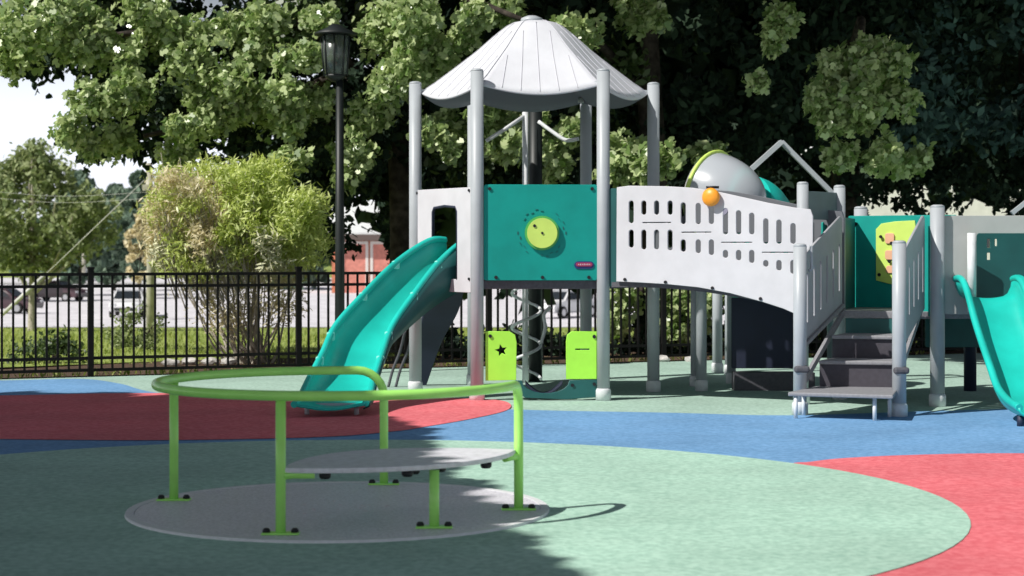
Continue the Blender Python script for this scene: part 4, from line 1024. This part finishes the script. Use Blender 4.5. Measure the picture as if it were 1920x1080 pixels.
# cars
def car(label, px, D, m, rz=0.0, group=None):
    z = terr(D) + .03; X = wx(px, D)
    c = empty('parked_car', (X, D, z), label, 'car', group); T = Matrix.Translation((X, D, z)) @ Matrix.Rotation(rz, 4, 'Z')
    # length along local y, front towards -y
    def tf(me): me.transform(T); return me
    prof = [(-2.2, .35), (-2.25, .62), (-2.1, .82), (-1.2, .95), (-.55, 1.40), (.2, 1.48), (1.3, 1.42), (1.95, 1.02), (2.2, .95), (2.25, .55), (2.15, .32)]
    b = MB(); n = len(prof); vs = []
    for xx, k in ((-.78, .93), (-.9, 1), (.9, 1), (.78, .93)):
        for (y, zz) in prof: vs.append((xx * (.80 if zz > 1.2 else 1), y * (.99 if k < 1 else 1), zz))
    fs = []
    for i in range(3):
        for k in range(n): fs.append((i * n + k, i * n + (k + 1) % n, (i + 1) * n + (k + 1) % n, (i + 1) * n + k))
    fs += [list(range(n)), [3 * n + k for k in range(n)][::-1]]
    b.add(vs, fs, False); body = link_mesh('body', tf(b.mesh()), M[m], c); bv = body.modifiers.new('b', 'BEVEL'); bv.width = .06; bv.segments = 2
    b = MB(); b.add([(-.74, -1.14, .99), (.74, -1.14, .99), (.62, -.60, 1.385), (-.62, -.60, 1.385)], [(0, 1, 2, 3)]); me = b.mesh(); me.transform(Matrix.Translation((0, -.03, .03))); link_mesh('windscreen', tf(me), M['carglass'], c)
    b = MB(); b.add([(.74, 1.86, 1.09), (-.74, 1.86, 1.09), (-.62, 1.38, 1.40), (.62, 1.38, 1.40)], [(0, 1, 2, 3)]); me = b.mesh(); me.transform(Matrix.Translation((0, .04, .03))); link_mesh('rear_window', tf(me), M['carglass'], c)
    for sx in (-1, 1):
        b = MB(); b.add([(sx * .885, -.95, 1.0), (sx * .885, 1.55, 1.02), (sx * .745, 1.15, 1.36), (sx * .745, -.45, 1.36)], [(0, 1, 2, 3)]); me = b.mesh(); me.transform(Matrix.Translation((sx * .02, 0, .0))); link_mesh('side_window', tf(me), M['carglass'], c)
        b = MB(); b.box((sx * .66, -2.2, .70), (.30, .08, .13)); link_mesh('headlight', tf(b.mesh()), M['lampglass'], c)
        for yy in (-1.4, 1.4):
            b = MB(); b.lathe((sx * .82, yy, .33), [(.24, -.11), (.33, -.10), (.33, .10), (.24, .11)], 20, 'X'); w_ = link_mesh('wheel', tf(b.mesh()), M['tyre'], c)
            b = MB(); b.lathe((sx * .935, yy, .33), [(.20, -.005), (.19, .01)], 16, 'X'); link_mesh('rim', tf(b.mesh()), M['chrome'], w_)
    b = MB(); b.box((0, -2.24, .45), (1.2, .05, .16)); link_mesh('grille', tf(b.mesh()), M['carglass'], c)
    return c
car('white car facing the playground, seen through the left fence bay', 243, 100, 'carwhite', R(6))
car('white car seen between the tower legs beyond the fence', 1057, 98, 'carwhite', R(-35))
car('dark maroon car parked farther off at the left of the lot', 105, 132, 'cardark', R(70))
car('dark car at the far left edge of the lot', 2, 105, 'cardark', R(80))
# stones along the mulch bed
random.seed(3)
for i, px_ in enumerate((320, 355, 395, 430, 1000, 1240, 1300)):
    D = {0: 23.4}.get(i, 23.6 + .5 * (px_ > 900)); X = wx(px_, D)
    bm = bmesh.new(); bmesh.ops.create_icosphere(bm, subdivisions=2, radius=.09)
    for v in bm.verts: v.co *= random.uniform(.8, 1.15); v.co.z *= .6; v.co.x *= 1.3
    me = bpy.data.meshes.new('s'); bm.to_mesh(me); bm.free(); me.transform(Matrix.Translation((X, D, .04)))
    o = link_mesh('edging_stone', me, M['stone'], None, loc=(X, D, .04)); tag(o, 'rounded pale stone lying in the mulch bed along the fence', 'stone', 'pale stones edging the mulch bed')

# grass blades standing in the lawn and along the fence
ch = []
for (n_, d0, d1, sz) in ((9000, 23.5, 30, .06), (9000, 28, 46, .09), (7000, 44, 82, .16)):
    D_ = rng.uniform(d0, d1, n_); X_ = D_ * rng.uniform(-.34, .34, n_); keep = (D_ - 20.8 - .43 * (X_ + 5.87)) > (1.2 + 1.6 * rng.random(n_) ** 2)
    D_ = D_[keep]; X_ = X_[keep]; Z_ = np.array([terr(d) for d in D_]) + sz * .35
    v, k = leaves(np.stack([X_, D_, Z_], 1), sz, NARROW, .2, -2.2); ch.append((v, k, 0))
D_ = rng.uniform(0, 1, 700); X_ = rng.uniform(-7, 6, 700); Y_ = 20.8 + .43 * (X_ + 5.87) + rng.normal(.22, .06, 700)
v, k = leaves(np.stack([X_, Y_, np.full(700, .03)], 1), .09, NARROW, .2, -2.0, .6); ch.append((v, k, 0))
M['blade'] = leafmat('grass_blade', (.17, .24, .05), (.46, .50, .17), .3, .6, .2)
w = crown_obj('grass', ch, [M['blade']], None); tag(w, 'short yellow-green grass growing on the lawn beyond the fence', 'grass', kind='stuff')

# ================================================================== LIGHT, SKY, CAMERA
w = bpy.data.worlds.new('World'); scn.world = w; w.use_nodes = True; nt = w.node_tree; bg = nt.nodes['Background']
sky = nt.nodes.new('ShaderNodeTexSky'); sky.sky_type = 'NISHITA'; sky.sun_disc = False
el = math.asin(SUN.z); sky.sun_elevation = el; sky.sun_rotation = math.atan2(SUN.x, SUN.y)
sky.dust_density = 1.0; sky.air_density = 1.0; sky.ozone_density = 1.0
bg.inputs[1].default_value = .052
# bright summer haze: a pale band low over the horizon, added to the sky light
tc = nt.nodes.new('ShaderNodeTexCoord'); sx = nt.nodes.new('ShaderNodeSeparateXYZ'); mr = nt.nodes.new('ShaderNodeMapRange')
mr.inputs['From Min'].default_value = .07; mr.inputs['From Max'].default_value = .16; mr.inputs['To Min'].default_value = 1; mr.inputs['To Max'].default_value = 0; mr.interpolation_type = 'SMOOTHSTEP'
nt.links.new(tc.outputs['Generated'], sx.inputs[0]); nt.links.new(sx.outputs['Z'], mr.inputs['Value'])
hz = nt.nodes.new('ShaderNodeBackground'); hz.inputs[0].default_value = (.80, .83, .95, 1); nt.links.new(mr.outputs[0], hz.inputs[1])
ad = nt.nodes.new('ShaderNodeAddShader'); hs = nt.nodes.new('ShaderNodeHueSaturation'); hs.inputs['Saturation'].default_value = .55; nt.links.new(sky.outputs[0], hs.inputs['Color']); nt.links.new(hs.outputs[0], bg.inputs[0]); nt.links.new(bg.outputs[0], ad.inputs[0]); nt.links.new(hz.outputs[0], ad.inputs[1])
nt.links.new(ad.outputs[0], nt.nodes['World Output'].inputs[0])
sl = bpy.data.lights.new('sun', 'SUN'); sl.energy = 5.0; sl.angle = R(.55); sl.color = (1, .965, .90)
so2 = bpy.data.objects.new('sun', sl); COL.objects.link(so2); so2.rotation_euler = (-SUN).to_track_quat('-Z', 'Y').to_euler(); so2.location = (-20, -12, 25)
cam = bpy.data.cameras.new('camera'); co = bpy.data.objects.new('camera', cam); COL.objects.link(co)
co.location = (0, 0, H); co.rotation_euler = (R(90), 0, 0); cam.sensor_width = 36; cam.lens = 36 * F / 1920
cam.shift_y = -(540 - HZ) / 1920; cam.clip_end = 6000; cam.clip_start = .05
cam.dof.use_dof = True; cam.dof.focus_distance = 15.5; cam.dof.aperture_fstop = 3.2
scn.camera = co
scn.view_settings.view_transform = 'Standard'; scn.view_settings.look = 'None'; scn.view_settings.exposure = 0
